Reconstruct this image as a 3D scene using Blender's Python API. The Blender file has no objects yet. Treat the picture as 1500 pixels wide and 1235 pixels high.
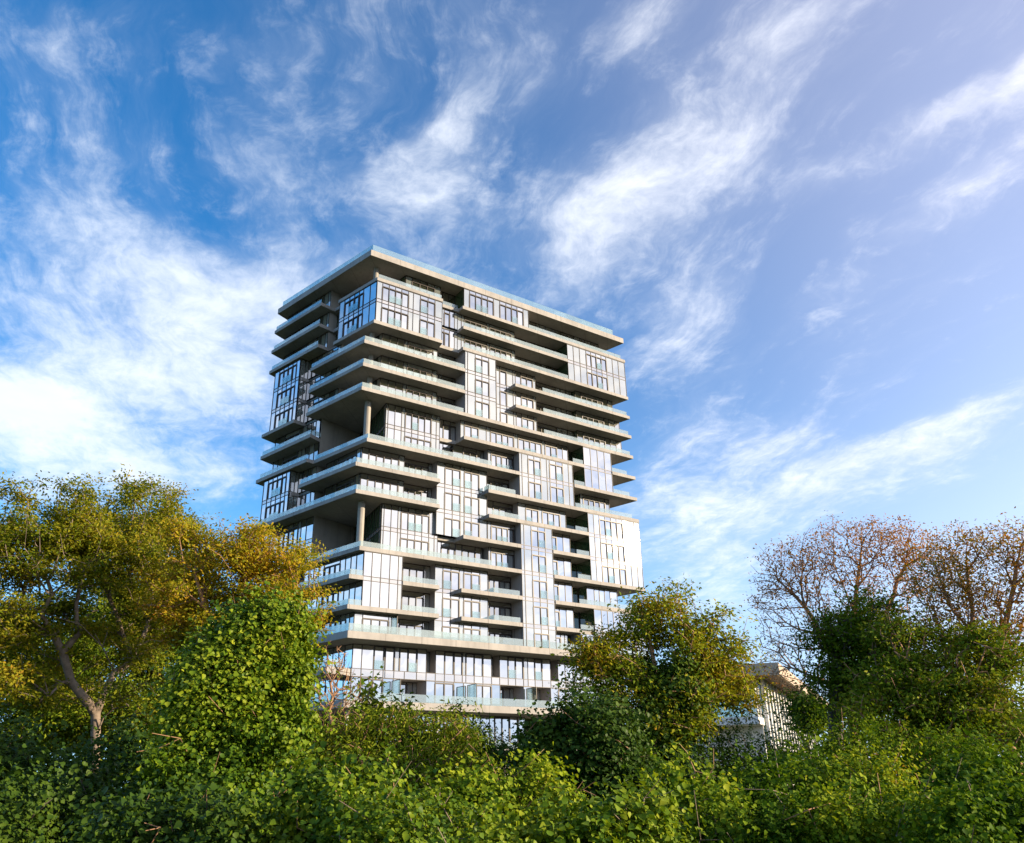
import bpy, bmesh, math, random
import numpy as np
from mathutils import Vector, Matrix

R = math.radians
scene = bpy.context.scene
COL = scene.collection
EYE = 1.7
random.seed(7)

# ------------------------------------------------------------------ camera
cam_r = Vector((0.99975440, 0.02029090, -0.00891025))
FOCAL = 1233.8
PITCH, ROLL = R(23.7075), R(-1.26984)
cp, sp, cr, sr = math.cos(PITCH), math.sin(PITCH), math.cos(ROLL), math.sin(ROLL)
fwd = Vector((0, cp, sp)); up0 = Vector((0, -sp, cp)); r0 = Vector((1, 0, 0))
cam_r = cr * r0 + sr * up0
cam_u = -sr * r0 + cr * up0
cd = bpy.data.cameras.new('camera')
cam = bpy.data.objects.new('camera', cd)
COL.objects.link(cam)
m = Matrix.Identity(4)
for i in range(3):
    m[i][0] = cam_r[i]; m[i][1] = cam_u[i]; m[i][2] = -fwd[i]
m[2][3] = EYE
cam.matrix_world = m
cd.sensor_width = 36
cd.lens = 36 * FOCAL / 1500
cd.clip_start = 0.1
cd.clip_end = 6000
scene.camera = cam


def ray(px, py):
    return fwd + cam_r * ((px - 750) / FOCAL) - cam_u * ((py - 617.5) / FOCAL)


def at(px, py, dist):
    """the point seen at a photograph pixel, at a horizontal distance in metres"""
    d = ray(px, py)
    k = dist / math.hypot(d.x, d.y)
    return Vector((d.x * k, d.y * k, EYE + d.z * k))


def ground_at(px, dist):
    d = ray(px, 1160)
    k = dist / math.hypot(d.x, d.y)
    return Vector((d.x * k, d.y * k, 0))


# ------------------------------------------------------------------ node helpers
def new_mat(name):
    mt = bpy.data.materials.new(name)
    mt.use_nodes = True
    nt = mt.node_tree
    nt.nodes.clear()
    out = nt.nodes.new('ShaderNodeOutputMaterial')
    return mt, nt, out


class NT:
    """small helper to write node trees as expressions"""
    def __init__(s, nt):
        s.nt = nt

    def node(s, typ, ins=None, **kw):
        n = s.nt.nodes.new(typ)
        for k, v in kw.items():
            setattr(n, k, v)
        for k, v in (ins or {}).items():
            s.put(n.inputs[k], v)
        return n

    def put(s, sock, v):
        if isinstance(v, bpy.types.NodeSocket):
            s.nt.links.new(v, sock)
        elif isinstance(v, bpy.types.Node):
            s.nt.links.new(v.outputs[0], sock)
        else:
            if sock.type == 'RGBA' and len(v) == 3:
                v = (*v, 1)
            sock.default_value = v

    def math(s, op, a, b=0.0, c=0.0, clamp=False):
        n = s.node('ShaderNodeMath', operation=op, use_clamp=clamp)
        s.put(n.inputs[0], a); s.put(n.inputs[1], b); s.put(n.inputs[2], c)
        return n.outputs[0]

    def vmath(s, op, a, b=(0, 0, 0), scale=None):
        n = s.node('ShaderNodeVectorMath', operation=op)
        s.put(n.inputs[0], a); s.put(n.inputs[1], b)
        if scale is not None:
            s.put(n.inputs['Scale'], scale)
        return n.outputs['Value'] if op in ('DOT_PRODUCT', 'LENGTH', 'DISTANCE') else n.outputs[0]

    def mix(s, fac, a, b, blend='MIX'):
        n = s.node('ShaderNodeMix', data_type='RGBA', blend_type=blend)
        s.put(n.inputs[0], fac); s.put(n.inputs[6], a); s.put(n.inputs[7], b)
        return n.outputs[2]

    def ramp(s, fac, stops, interp='LINEAR'):
        n = s.node('ShaderNodeValToRGB')
        n.color_ramp.interpolation = interp
        e = n.color_ramp.elements
        while len(e) < len(stops):
            e.new(0.5)
        for el, (p, c) in zip(e, stops):
            el.position = p
            el.color = (*c, 1) if len(c) == 3 else c
        s.put(n.inputs[0], fac)
        return n.outputs[0]

    def noise(s, vec, scale, detail=4, rough=0.55, dist=0.0, dims='3D'):
        n = s.node('ShaderNodeTexNoise', noise_dimensions=dims)
        s.put(n.inputs['Vector'], vec)
        n.inputs['Scale'].default_value = scale
        n.inputs['Detail'].default_value = detail
        n.inputs['Roughness'].default_value = rough
        n.inputs['Distortion'].default_value = dist
        return n.outputs[0]

    def smooth(s, x, lo, hi):
        n = s.node('ShaderNodeMapRange', interpolation_type='SMOOTHSTEP')
        s.put(n.inputs[0], x)
        n.inputs[1].default_value = lo; n.inputs[2].default_value = hi
        return n.outputs[0]


def sepxyz(t, v):
    return t.node('ShaderNodeSeparateXYZ', {0: v}).outputs


def combxyz(t, x, y, z):
    return t.node('ShaderNodeCombineXYZ', {0: x, 1: y, 2: z}).outputs[0]


# ------------------------------------------------------------------ sun and sky
SUN_H, SUN_E = R(100.2), R(15.2)
to_sun = Vector((math.sin(SUN_H) * math.cos(SUN_E), math.cos(SUN_H) * math.cos(SUN_E), math.sin(SUN_E)))
sd = bpy.data.lights.new('sun', 'SUN')
sd.energy = 5.0
sd.angle = R(0.6)
sd.color = (1.0, 0.81, 0.57)
sun = bpy.data.objects.new('sun', sd)
COL.objects.link(sun)
sun.rotation_euler = (-to_sun).to_track_quat('-Z', 'Y').to_euler()
sun.location = to_sun * 300

world = bpy.data.worlds.new("World")
scene.world = world
world.use_nodes = True
wt = world.node_tree
wt.nodes.clear()
W = NT(wt)
wout = wt.nodes.new('ShaderNodeOutputWorld')
sky = wt.nodes.new('ShaderNodeTexSky')
sky.sky_type = 'NISHITA'
sky.sun_disc = False
sky.sun_elevation = SUN_E
sky.sun_rotation = SUN_H
sky.altitude = 100
sky.air_density = 1.0
sky.dust_density = 0.1
sky.ozone_density = 2.5
dirv = wt.nodes.new('ShaderNodeTexCoord').outputs['Generated']
dx, dy, dz = sepxyz(W, dirv)
zc = W.math('MAXIMUM', W.math('ADD', dz, 0.10), 0.06)
# the cloud layer is a flat sheet high above: plane coordinates of a direction
CP = lambda d: ((d[0] / (d[2] + 0.10)), (d[1] / (d[2] + 0.10)))
plx = W.math('DIVIDE', dx, zc)
ply = W.math('DIVIDE', dy, zc)
plane = combxyz(W, plx, ply, 0.0)


def pl(px, py):
    d = ray(px, py).normalized()
    return CP(d)


# warp for irregular edges
wn = wt.nodes.new('ShaderNodeTexNoise')
W.put(wn.inputs['Vector'], plane)
wn.inputs['Scale'].default_value = 2.6
wn.inputs['Detail'].default_value = 4
warp = W.vmath('SCALE', W.vmath('SUBTRACT', wn.outputs['Color'], (0.5, 0.5, 0.5)), scale=0.30)
pw = W.vmath('ADD', plane, warp)
px_, py_, _ = sepxyz(W, pw)


def blob(c, rx, ry, ang, amp):
    """soft elongated bank of cloud in the sheet"""
    ca, sa = math.cos(ang), math.sin(ang)
    ax = W.math('SUBTRACT', px_, c[0]); ay = W.math('SUBTRACT', py_, c[1])
    u = W.math('MULTIPLY_ADD', ax, ca / rx, W.math('MULTIPLY', ay, sa / rx))
    v = W.math('MULTIPLY_ADD', ay, ca / ry, W.math('MULTIPLY', ax, -sa / ry))
    r2 = W.math('MULTIPLY_ADD', u, u, W.math('MULTIPLY', v, v))
    return W.math('MULTIPLY', W.math('EXPONENT', W.math('MULTIPLY', r2, -1.0)), amp)


def bank(p0, p1, width_px, amp):
    a = Vector(pl(*p0)); b = Vector(pl(*p1))
    mid = ((p0[0] + p1[0]) / 2, (p0[1] + p1[1]) / 2)
    L = math.hypot(p1[0] - p0[0], p1[1] - p0[1])
    nx, ny = -(p1[1] - p0[1]) / L, (p1[0] - p0[0]) / L
    e = Vector(pl(mid[0] + nx * width_px, mid[1] + ny * width_px)) - Vector(pl(mid[0] - nx * width_px, mid[1] - ny * width_px))
    ab = b - a
    ang = math.atan2(ab.y, ab.x)
    wid = abs(-math.sin(ang) * e.x + math.cos(ang) * e.y) / 2
    return blob((a + b) / 2, ab.length * 0.55, max(wid, 0.03), ang, amp)


BANKS = [
    ((-40, 610), (120, 590), 62, 2.2), ((-40, 690), (350, 690), 60, 1.1), ((20, 530), (330, 560), 50, .6),
    ((-20, 340), (330, 430), 60, 0.52), ((130, 460), (430, 430), 80, 0.5), ((250, 620), (440, 470), 120, .78), ((330, 480), (480, 390), 60, .5), ((0, 470), (200, 480), 50, .3),
    ((390, 190), (440, 380), 50, 0.5), ((520, 220), (690, 390), 85, 0.64), ((580, 240), (690, 80), 55, 0.6), ((600, 330), (720, 180), 60, .35),
    ((870, 110), (950, 0), 40, 0.6), ((700, 120), (900, 20), 50, .3),
    ((800, 400), (1010, 220), 85, 0.50), ((960, 260), (1230, 70), 85, 0.50), ((1090, 90), (1270, -20), 40, .55),
    ((860, 360), (1160, 210), 55, .45), ((900, 450), (1110, 400), 60, .55), ((900, 560), (1090, 480), 60, 0.55), ((760, 300), (900, 300), 60, .3),
    ((1300, 250), (1520, 110), 13, 0.7), ((1340, 330), (1520, 230), 30, .38), ((1140, 290), (1250, 280), 30, .5), ((1240, 360), (1300, 340), 20, .3),
    ((910, 810), (1200, 720), 55, 0.8), ((1140, 730), (1330, 660), 32, 0.75), ((1260, 670), (1520, 600), 26, 0.8), ((960, 870), (1120, 850), 60, .65),
    ((950, 650), (1110, 610), 45, .6), ((930, 740), (1060, 700), 50, .5), ((1060, 680), (1180, 640), 25, .4), ((30, 100), (260, 20), 70, .16), ((240, 130), (440, 50), 55, .2), ((120, 250), (360, 200), 60, .14),
]
cov = None
for b in BANKS:
    v = bank(*b)
    cov = v if cov is None else W.math('ADD', cov, v)
# behind and beside the viewer (what the glass mirrors): broken warm cloud
for (hd, el, rx, ry, ang, amp) in ((106, 26, 1.2, .6, -1.2, 1.0), (124, 17, 1.8, .6, -.4, .95), (112, 9, 2.8, 1.0, .2, 1.0), (150, 30, 1.0, .5, .5, .5), (-70, 30, .8, .3, .6, .5), (-88, 13, 2.0, .8, .6, .8), (180, 20, 1.6, .5, .3, .5)):
    h_, e_ = R(hd), R(el)
    v = blob(Vector(CP((math.sin(h_) * math.cos(e_), math.cos(h_) * math.cos(e_), math.sin(e_)))), rx, ry, ang, amp)
    cov = W.math('ADD', cov, v)
# streaky texture, drawn out along the wind
WIND = R(107)
rotn = W.node('ShaderNodeVectorRotate', {'Vector': pw, 'Angle': -WIND}, rotation_type='Z_AXIS').outputs[0]
strk = W.noise(W.vmath('MULTIPLY', rotn, (0.8, 2.2, 1)), 2.4, 8, 0.64, 0.0)
fine = W.noise(W.vmath('MULTIPLY', rotn, (1.0, 1.5, 1)), 9.0, 7, 0.68, 0.0)
puff = W.noise(W.vmath('ADD', plane, W.vmath('SCALE', warp, scale=0.25)), 21.0, 5, 0.62, 0.0)
# about 0.85 on average
tex = W.math('MULTIPLY_ADD', strk, 0.75, W.math('MULTIPLY_ADD', fine, 0.62, W.math('MULTIPLY', puff, 0.38)))
core = W.math('ADD', W.math('MULTIPLY', cov, 0.56), W.math('MULTIPLY', W.math('SUBTRACT', tex, 0.90), 1.75))
d1 = W.math('MULTIPLY', W.smooth(core, 0.04, 1.10), 0.86)
veil = W.math('MULTIPLY', W.smooth(W.math('MULTIPLY_ADD', cov, 0.8, W.math('MULTIPLY', W.math('SUBTRACT', strk, 0.5), 1.6)), -0.05, 1.2), 0.36)
dens = W.math('SUBTRACT', 1.0, W.math('MULTIPLY', W.math('SUBTRACT', 1.0, d1), W.math('SUBTRACT', 1.0, veil)))
horiz = W.smooth(dz, -0.02, 0.05)
dens = W.math('MULTIPLY', dens, horiz)
# cloud light: warm towards the sun, a little grey where thick
sdot = W.vmath('DOT_PRODUCT', W.vmath('NORMALIZE', dirv), tuple(to_sun))
glow = W.math('POWER', W.math('MULTIPLY_ADD', sdot, 0.5, 0.5), 3.0)
ccol = W.mix(glow, (7.0, 7.5, 8.2), (12.0, 11.0, 10.4))
shade = W.smooth(W.noise(plane, 3.1, 5, 0.6), 0.35, 0.7)
ccol = W.mix(W.math('MULTIPLY', shade, W.math('MULTIPLY_ADD', glow, 0.6, 0.25)), ccol, W.mix(glow, (4.4, 5.3, 6.9), (6.6, 6.4, 7.2)))
# clear air: deep azure away from the sun, paler and more violet towards it
side = W.smooth(sdot, -0.45, 0.75)
tint = W.mix(side, (0.26, 1.16, 1.72), (1.9, 1.75, 1.85))
tint = W.mix(W.smooth(sdot, 0.45, 0.9), tint, (0.70, 0.78, 1.0))
skyc = W.mix(1.0, sky.outputs[0], tint, 'MULTIPLY')
low = W.math('MULTIPLY', W.smooth(dz, 0.42, 0.0), 0.8)
skyc = W.mix(low, skyc, W.mix(side, (4.0, 6.0, 8.4), (4.3, 5.2, 7.2)))
glw = W.math('MULTIPLY', W.smooth(sdot, -0.05, 0.6), W.smooth(sdot, 0.95, 0.6))
skyc = W.mix(1.0, skyc, W.mix(glw, (0, 0, 0), (1.5, 1.1, 0.8)), 'ADD')
final = W.mix(dens, skyc, ccol)
bg = W.node('ShaderNodeBackground', {'Color': final, 'Strength': 0.085})
wt.links.new(bg.outputs[0], wout.inputs['Surface'])

scene.view_settings.view_transform = 'Standard'
scene.view_settings.look = 'None'
scene.view_settings.exposure = 0.90
scene.view_settings.gamma = 1.0
scene.cycles.max_bounces = 6
scene.cycles.diffuse_bounces = 3
scene.cycles.glossy_bounces = 4
scene.cycles.transparent_max_bounces = 12
scene.cycles.transmission_bounces = 4
scene.cycles.caustics_reflective = False
scene.cycles.caustics_refractive = False


# ------------------------------------------------------------------ object helpers
def tag(o, label=None, cat=None, group=None, kind=None):
    if label: o['label'] = label
    if cat: o['category'] = cat
    if group: o['group'] = group
    if kind: o['kind'] = kind
    return o


def empty(name, loc=(0, 0, 0), rz=0.0):
    o = bpy.data.objects.new(name, None)
    COL.objects.link(o)
    o.location = loc
    o.rotation_euler = (0, 0, rz)
    return o


class MB:
    """collects faces; build() links them as ONE mesh object"""
    def __init__(s):
        s.v = []; s.f = []; s.m = []

    def poly(s, pts, mi=0):
        n = len(s.v)
        s.v += [tuple(p) for p in pts]
        s.f.append(tuple(range(n, n + len(pts))))
        s.m.append(mi)

    def hexa(s, p, mi=0):
        """8 corners: bottom ring 0-3, top ring 4-7"""
        n = len(s.v)
        s.v += [tuple(q) for q in p]
        for f in ((3, 2, 1, 0), (4, 5, 6, 7), (0, 1, 5, 4), (1, 2, 6, 5), (2, 3, 7, 6), (3, 0, 4, 7)):
            s.f.append(tuple(n + i for i in f)); s.m.append(mi)

    def box(s, x0, x1, y0, y1, z0, z1, mi=0):
        s.hexa([(x0, y0, z0), (x1, y0, z0), (x1, y1, z0), (x0, y1, z0), (x0, y0, z1), (x1, y0, z1), (x1, y1, z1), (x0, y1, z1)], mi)

    def prism(s, pts, z0, z1, mi=0, mi_bot=None):
        n = len(pts)
        a = sum(pts[i][0] * pts[(i + 1) % n][1] - pts[(i + 1) % n][0] * pts[i][1] for i in range(n))
        if a < 0: pts = pts[::-1]
        b = len(s.v)
        s.v += [(x, y, z0) for x, y in pts] + [(x, y, z1) for x, y in pts]
        s.f.append(tuple(b + n - 1 - i for i in range(n))); s.m.append(mi if mi_bot is None else mi_bot)
        s.f.append(tuple(b + n + i for i in range(n))); s.m.append(mi)
        for i in range(n):
            j = (i + 1) % n
            s.f.append((b + i, b + j, b + n + j, b + n + i)); s.m.append(mi)

    def cyl(s, x, y, z0, z1, r, mi=0, n=20):
        s.prism([(x + r * math.cos(2 * math.pi * i / n), y + r * math.sin(2 * math.pi * i / n)) for i in range(n)], z0, z1, mi)

    def build(s, name, mats, parent=None, smooth=False):
        me = bpy.data.meshes.new(name)
        me.from_pydata(s.v, [], s.f)
        if not isinstance(mats, (list, tuple)): mats = [mats]
        for mt in mats: me.materials.append(mt)
        if len(mats) > 1: me.polygons.foreach_set('material_index', s.m)
        if smooth: me.polygons.foreach_set('use_smooth', [True] * len(s.f))
        me.update()
        o = bpy.data.objects.new(name, me)
        COL.objects.link(o)
        if parent: o.parent = parent
        return o
# ------------------------------------------------------------------ tower materials
def concrete_mat(name, base, dark, joint=4.4):
    mt, nt, out = new_mat(name)
    t = NT(nt)
    co = nt.nodes.new('ShaderNodeTexCoord').outputs['Object']
    x, y, z = sepxyz(t, co)
    big = t.noise(co, 0.35, 5, 0.6)
    streak = t.noise(t.vmath('MULTIPLY', co, (2.2, 2.2, 0.25)), 1.0, 5, 0.65)
    col = t.mix(t.smooth(big, 0.3, 0.75), base, dark)
    col = t.mix(t.math('MULTIPLY', t.smooth(streak, 0.45, 0.72), 0.6), col, tuple(c * 0.62 for c in base))
    fr = t.math('FRACT', t.math('DIVIDE', t.math('MULTIPLY_ADD', y, -0.9, x), joint))
    jl = t.math('LESS_THAN', fr, 0.055 / joint)
    col = t.mix(t.math('MULTIPLY', jl, 0.55), col, (0.06, 0.05, 0.045))
    g = t.noise(co, 14, 3, 0.6)
    bump = t.node('ShaderNodeBump', {'Strength': 0.25, 'Distance': 0.02, 'Height': g})
    p = t.node('ShaderNodeBsdfPrincipled', {'Base Color': col, 'Roughness': 0.82, 'Normal': bump})
    nt.links.new(p.outputs[0], out.inputs[0])
    return mt


def glass_mat(name, tint, mirror, wave=0.010, jit=0.022, lit=0.18, rough=0.028):
    """coated facade glass: strong mirror over a dim room; every pane sits a hair out of true"""
    mt, nt, out = new_mat(name)
    t = NT(nt)
    geo = nt.nodes.new('ShaderNodeNewGeometry')
    rnd = geo.outputs['Random Per Island']
    wnz = nt.nodes.new('ShaderNodeTexWhiteNoise'); wnz.noise_dimensions = '1D'
    t.put(wnz.inputs['W'], t.math('MULTIPLY', rnd, 913.0))
    off = t.vmath('SCALE', t.vmath('SUBTRACT', wnz.outputs['Color'], (0.5, 0.5, 0.5)), scale=jit)
    co = nt.nodes.new('ShaderNodeTexCoord').outputs['Object']
    nz = nt.nodes.new('ShaderNodeTexNoise')
    t.put(nz.inputs['Vector'], t.vmath('ADD', co, t.vmath('SCALE', wnz.outputs['Color'], scale=40.0)))
    nz.inputs['Scale'].default_value = 0.55; nz.inputs['Detail'].default_value = 1.5
    off2 = t.vmath('SCALE', t.vmath('SUBTRACT', nz.outputs['Color'], (0.5, 0.5, 0.5)), scale=wave * 2)
    nrm = t.vmath('NORMALIZE', t.vmath('ADD', geo.outputs['Normal'], t.vmath('ADD', off, off2)))
    blind = t.math('GREATER_THAN', rnd, 1.0 - lit)
    room = t.mix(blind, tint, (0.34, 0.33, 0.26))
    lw = t.node('ShaderNodeFresnel', {'IOR': 1.5})
    fac = t.math('MINIMUM', t.math('ADD', mirror, t.math('MULTIPLY', t.math('SUBTRACT', wnz.outputs['Value'], 0.5), 0.10)), 0.96)
    fac = t.math('MAXIMUM', fac, lw)
    gl = t.node('ShaderNodeBsdfGlossy', {'Color': (0.93, 0.94, 0.94), 'Roughness': rough, 'Normal': nrm})
    df = t.node('ShaderNodeBsdfDiffuse', {'Color': room})
    ms = t.node('ShaderNodeMixShader', {0: fac, 1: df, 2: gl})
    nt.links.new(ms.outputs[0], out.inputs[0])
    return mt


def plain_mat(name, col, rough=0.6, spec=0.5, metal=0.0):
    mt, nt, out = new_mat(name)
    t = NT(nt)
    co = nt.nodes.new('ShaderNodeTexCoord').outputs['Object']
    n = t.noise(co, 1.7, 4, 0.6)
    c = t.mix(n, tuple(c * 0.82 for c in col), tuple(min(1, c * 1.15) for c in col))
    p = t.node('ShaderNodeBsdfPrincipled', {'Base Color': c, 'Roughness': rough, 'Metallic': metal, 'Specular IOR Level': spec})
    nt.links.new(p.outputs[0], out.inputs[0])
    return mt


def rail_mat(name, clear=0.5, body=(0.66, 0.74, 0.73)):
    mt, nt, out = new_mat(name)
    t = NT(nt)
    geo = nt.nodes.new('ShaderNodeNewGeometry')
    rnd = geo.outputs['Random Per Island']
    tr = t.node('ShaderNodeBsdfTransparent', {'Color': (0.89, 0.965, 0.955)})
    df = t.node('ShaderNodeBsdfDiffuse', {'Color': body})
    tl = t.node('ShaderNodeBsdfTranslucent', {'Color': body})
    gl = t.node('ShaderNodeBsdfGlossy', {'Color': (0.85, 0.95, 0.95), 'Roughness': 0.02})
    d2 = t.node('ShaderNodeMixShader', {0: 0.4, 1: df, 2: tl})
    a = t.node('ShaderNodeMixShader', {0: clear, 1: d2, 2: tr})
    lw = t.node('ShaderNodeLayerWeight', {'Blend': 0.25})
    f = t.math('MULTIPLY_ADD', rnd, 0.10, t.math('MULTIPLY_ADD', lw.outputs['Fresnel'], 0.6, 0.10))
    b = t.node('ShaderNodeMixShader', {0: f, 1: a, 2: gl})
    nt.links.new(b.outputs[0], out.inputs[0])
    return mt


M_CONC = concrete_mat('board_marked_concrete', (0.40, 0.378, 0.352), (0.30, 0.283, 0.265))
M_WALL = concrete_mat('concrete_wall', (0.40, 0.37, 0.32), (0.30, 0.28, 0.25), 6.0)
M_GLASS = glass_mat('mirror_glass', (0.035, 0.05, 0.045), 0.80)
M_GLASSB = glass_mat('balcony_door_glass', (0.05, 0.055, 0.035), 0.62, lit=0.35)
M_PIER = glass_mat('pale_pier_panel', (0.30, 0.33, 0.31), 0.55, wave=0.004, jit=0.008, lit=0.0, rough=0.03)
M_SPAN = glass_mat('spandrel_glass', (0.34, 0.32, 0.30), 0.55, wave=0.003, jit=0.008, lit=0.0, rough=0.03)
M_SIDE = glass_mat('green_side_glass', (0.035, 0.075, 0.03), 0.35, lit=0.1)
M_FRAME = plain_mat('dark_bronze_frame', (0.030, 0.020, 0.014), 0.45)
M_PANEL = plain_mat('grey_side_panel', (0.34, 0.32, 0.31), 0.6)
M_RAIL = rail_mat('pale_green_railing_glass', 0.68)
M_JUL = rail_mat('clear_guard_glass', 0.92)
M_SCREEN = rail_mat('clear_screen_glass', 0.95)
M_RAILROOF = rail_mat('blue_roof_railing_glass', 0.80, (0.58, 0.80, 0.88))
M_CORE = plain_mat('dark_interior', (0.05, 0.042, 0.036), 0.9)  # near-black colour stands in for the unlit interior
M_STEEL = plain_mat('white_steel', (0.72, 0.70, 0.66), 0.5)

# ------------------------------------------------------------------ the tower
YAW = R(35.241785)
tower = empty('apartment_tower', (-17.658, 89.234, 0), YAW)
tag(tower, 'tall glass and concrete apartment tower with staggered balconies and open corner terraces', 'apartment tower')

Z = {19: 62.79, 18: 59.43, 17: 56.39, 16: 53.19, 15: 50.04, 14: 46.92, 13: 43.74, 12: 40.55, 11: 37.37, 10: 34.15,
     9: 30.92, 8: 27.71, 7: 24.50, 6: 21.26, 5: 18.02, 4: 15.02, 3: 11.62, 2: 8.12, 1: 4.22, 0: 0.6}
Z = {k: z + EYE for k, z in Z.items()}
TH = {k: 0.48 for k in Z}
TH[19] = 0.86; TH[4] = 0.76; TH[2] = 0.76; TH[3] = 0.82; TH[1] = 0.2


def VL(w, ins=0.0):
    """plan point on the left face: w metres back from the corner, ins metres inside the slab line"""
    return (-0.2265 * w + 0.974 * ins, 0.974 * w + 0.2265 * ins)


def seq(a, b, n):
    return [a + (b - a) * i / n for i in range(n + 1)]


def curtain(name, A, B, k0, k1, mull, wins=(), piers=(), juliet=(), mats=None, top_off=0.0, parent=tower, spandrel=True, transom=0.55, bar=0.07, zspan=None):
    """glazed wall from plan point A to B (outside on the right of A->B), storeys k0..k1;
    mull: positions along it; wins: framed windows (s0, s1, panes); piers: indices of pale panels; juliet: (win, pane)"""
    A = Vector(A); B = Vector(B)
    D = (B - A); L = D.length; D /= L
    N = Vector((D.y, -D.x))

    def P(s_, off, z):
        q = A + D * s_ + N * off
        return (q.x, q.y, z)
    glass, pier, span = mats or (M_GLASS, M_PIER, M_SPAN)
    g = MB()
    ms = sorted(set([0.0] + [round(x, 3) for x in mull] + [L]))

    def pane(s0, s1, z0, z1, mi, off=0.0):
        g.poly([P(s0, off, z0), P(s1, off, z0), P(s1, off, z1), P(s0, off, z1)], mi)

    def bars(mb, s0, s1, z0, z1, o0, o1, mi=3):
        mb.hexa([P(s0, o0, z0), P(s0, o1, z0), P(s1, o1, z0), P(s1, o0, z0), P(s0, o0, z1), P(s0, o1, z1), P(s1, o1, z1), P(s1, o0, z1)], mi)
    winobs = []
    for k in range(k0, k1 + 1):
        zf = Z[k] + TH[k]
        zt = Z[k + 1] - (top_off if k == k1 else 0.0)
        head = zt - transom
        for i in range(len(ms) - 1):
            s0, s1 = ms[i], ms[i + 1]
            mid = (s0 + s1) / 2
            w = next((w for w in wins if w[0] - 0.01 < mid < w[1] + 0.01), None)
            mi = 1 if (i in piers or (s1 - s0) < 0.72) and not w else 0
            if w:
                pane(s0, s1, head, zt, mi)
            else:
                pane(s0, s1, zf, zt, mi)
            if k < k1 and spandrel:
                pane(s0, s1, zt, zt + TH[k + 1], 2)
        for w in wins:
            wm = MB()
            n = w[2]
            xs = seq(w[0], w[1], n)
            o = -0.05
            for a_, b_ in zip(xs[:-1], xs[1:]):
                wm.poly([P(a_, o, zf), P(b_, o, zf), P(b_, o, head), P(a_, o, head)], 0)
            bars(wm, w[0] - .02, w[1] + .02, head - 0.14, head, -0.06, 0.075, 1)
            for j, x in enumerate(xs):
                hw = 0.075 if j in (0, n) else (0.06 if (n == 4 and j == 2) else 0.04)
                bars(wm, x - hw, x + hw, zf + 0.001, head - 0.14, -0.06, 0.07, 1)
            for (wi, pn) in juliet:
                if wins[wi] == w and pn < n:
                    bars(wm, xs[pn] + .03, xs[pn + 1] - .03, zf + 0.05, zf + 1.0, 0.09, 0.11, 2)
            winobs.append(wm)
        if k < k1 and spandrel:
            for zz in (zt, zt + TH[k + 1]):
                bars(g, 0, L, zz - 0.03, zz + 0.03, -0.02, 0.045)
    ztop = Z[k1 + 1] - top_off
    zbot = Z[k0] + TH[k0]
    for s_ in ms:
        bars(g, max(s_ - bar / 2, 0), min(s_ + bar / 2, L), zbot, ztop, -0.02, 0.055)
    bars(g, 0, L, ztop - 0.08, ztop, -0.02, 0.06)
    o = g.build(name, [glass, pier, span, M_FRAME], parent)
    for wm in winobs:
        wm.build('window', [M_GLASSB if glass is M_GLASSB else glass, M_FRAME, M_JUL], o)
    return o


def ret(A, B, k0, k1, mat=None, name='side_panel', top=None):
    """a plain return wall"""
    mb = MB()
    A = Vector(A); B = Vector(B)
    D = (B - A).normalized(); N = Vector((D.y, -D.x)) * 0.05
    z0 = Z[k0] + TH[k0]; z1 = Z[k1 + 1] if top is None else top
    mb.hexa([(A.x, A.y, z0), (B.x, B.y, z0), (B.x - N.x, B.y - N.y, z0), (A.x - N.x, A.y - N.y, z0),
             (A.x, A.y, z1), (B.x, B.y, z1), (B.x - N.x, B.y - N.y, z1), (A.x - N.x, A.y - N.y, z1)])
    return mb.build(name, mat or M_PANEL, tower)


def front(k, u0, u1, d, mull, wins=(), piers=(), juliet=(), k1=None, name='glazed_wall', side=(True, True), sidemat=(None, None), deep=3.0, mats=None, **kw):
    """curtain wall on the right-hand facade; u values absolute"""
    k1 = k if k1 is None else k1
    o = curtain(name, (u0, d), (u1, d), k, k1, [x - u0 for x in mull], [(a - u0, b - u0, n) for a, b, n in wins], piers, juliet, mats or ((M_GLASS, M_PIER, M_SPAN) if d < 1.45 else (M_GLASSB, M_PIER, M_SPAN)), **kw)
    if side[0]: ret((u0 + .002, deep), (u0 + .002, d + 0.06), k, k1, sidemat[0])
    if side[1]: ret((u1 - .002, d + 0.06), (u1 - .002, deep), k, k1, sidemat[1])
    return o


CW = 'curtain_wall'
# --- flush glass boxes
front(16, 1.37, 10.87, .12, [2.15, 3.07, 3.96, 4.85, 5.85, 6.56, 7.58, 8.71, 9.75], [(2.15, 5.85, 4), (7.58, 9.75, 2)], (0, 5, 6, 9), [(0, 1), (0, 2), (1, 0)], k1=17, name=CW, side=(False, True))
front(18, 14.19, 24.95, .12, [15.1, 16.1, 17.1, 18.05, 19.0, 20.05, 21.1, 22.05, 23.0, 24.05], [(15.1, 19.0, 4), (20.05, 24.05, 4)], (0, 5, 10), [(0, 1), (0, 2), (1, 2)], name=CW, sidemat=(M_SIDE, None))
front(13, 14.4, 19.23, .12, [14.8, 15.99, 17.02, 18.12], [(15.99, 18.12, 2)], (0, 1, 4), [(0, 0)], k1=15, name=CW)
front(16, 31.75, 42.86, .12, [32.89, 34.06, 35.3, 36.22, 37.22, 38.23, 39.17, 40.4, 41.57], [(35.3, 39.17, 4)], (0, 1, 2, 7, 8, 9), [(0, 2)], k1=17, name=CW, sidemat=(M_SIDE, None))
front(11, 33.66, 38.72, .12, [34.93, 36.2, 37.48], (), (), k1=12, name=CW, sidemat=(M_SIDE, None))
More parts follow.
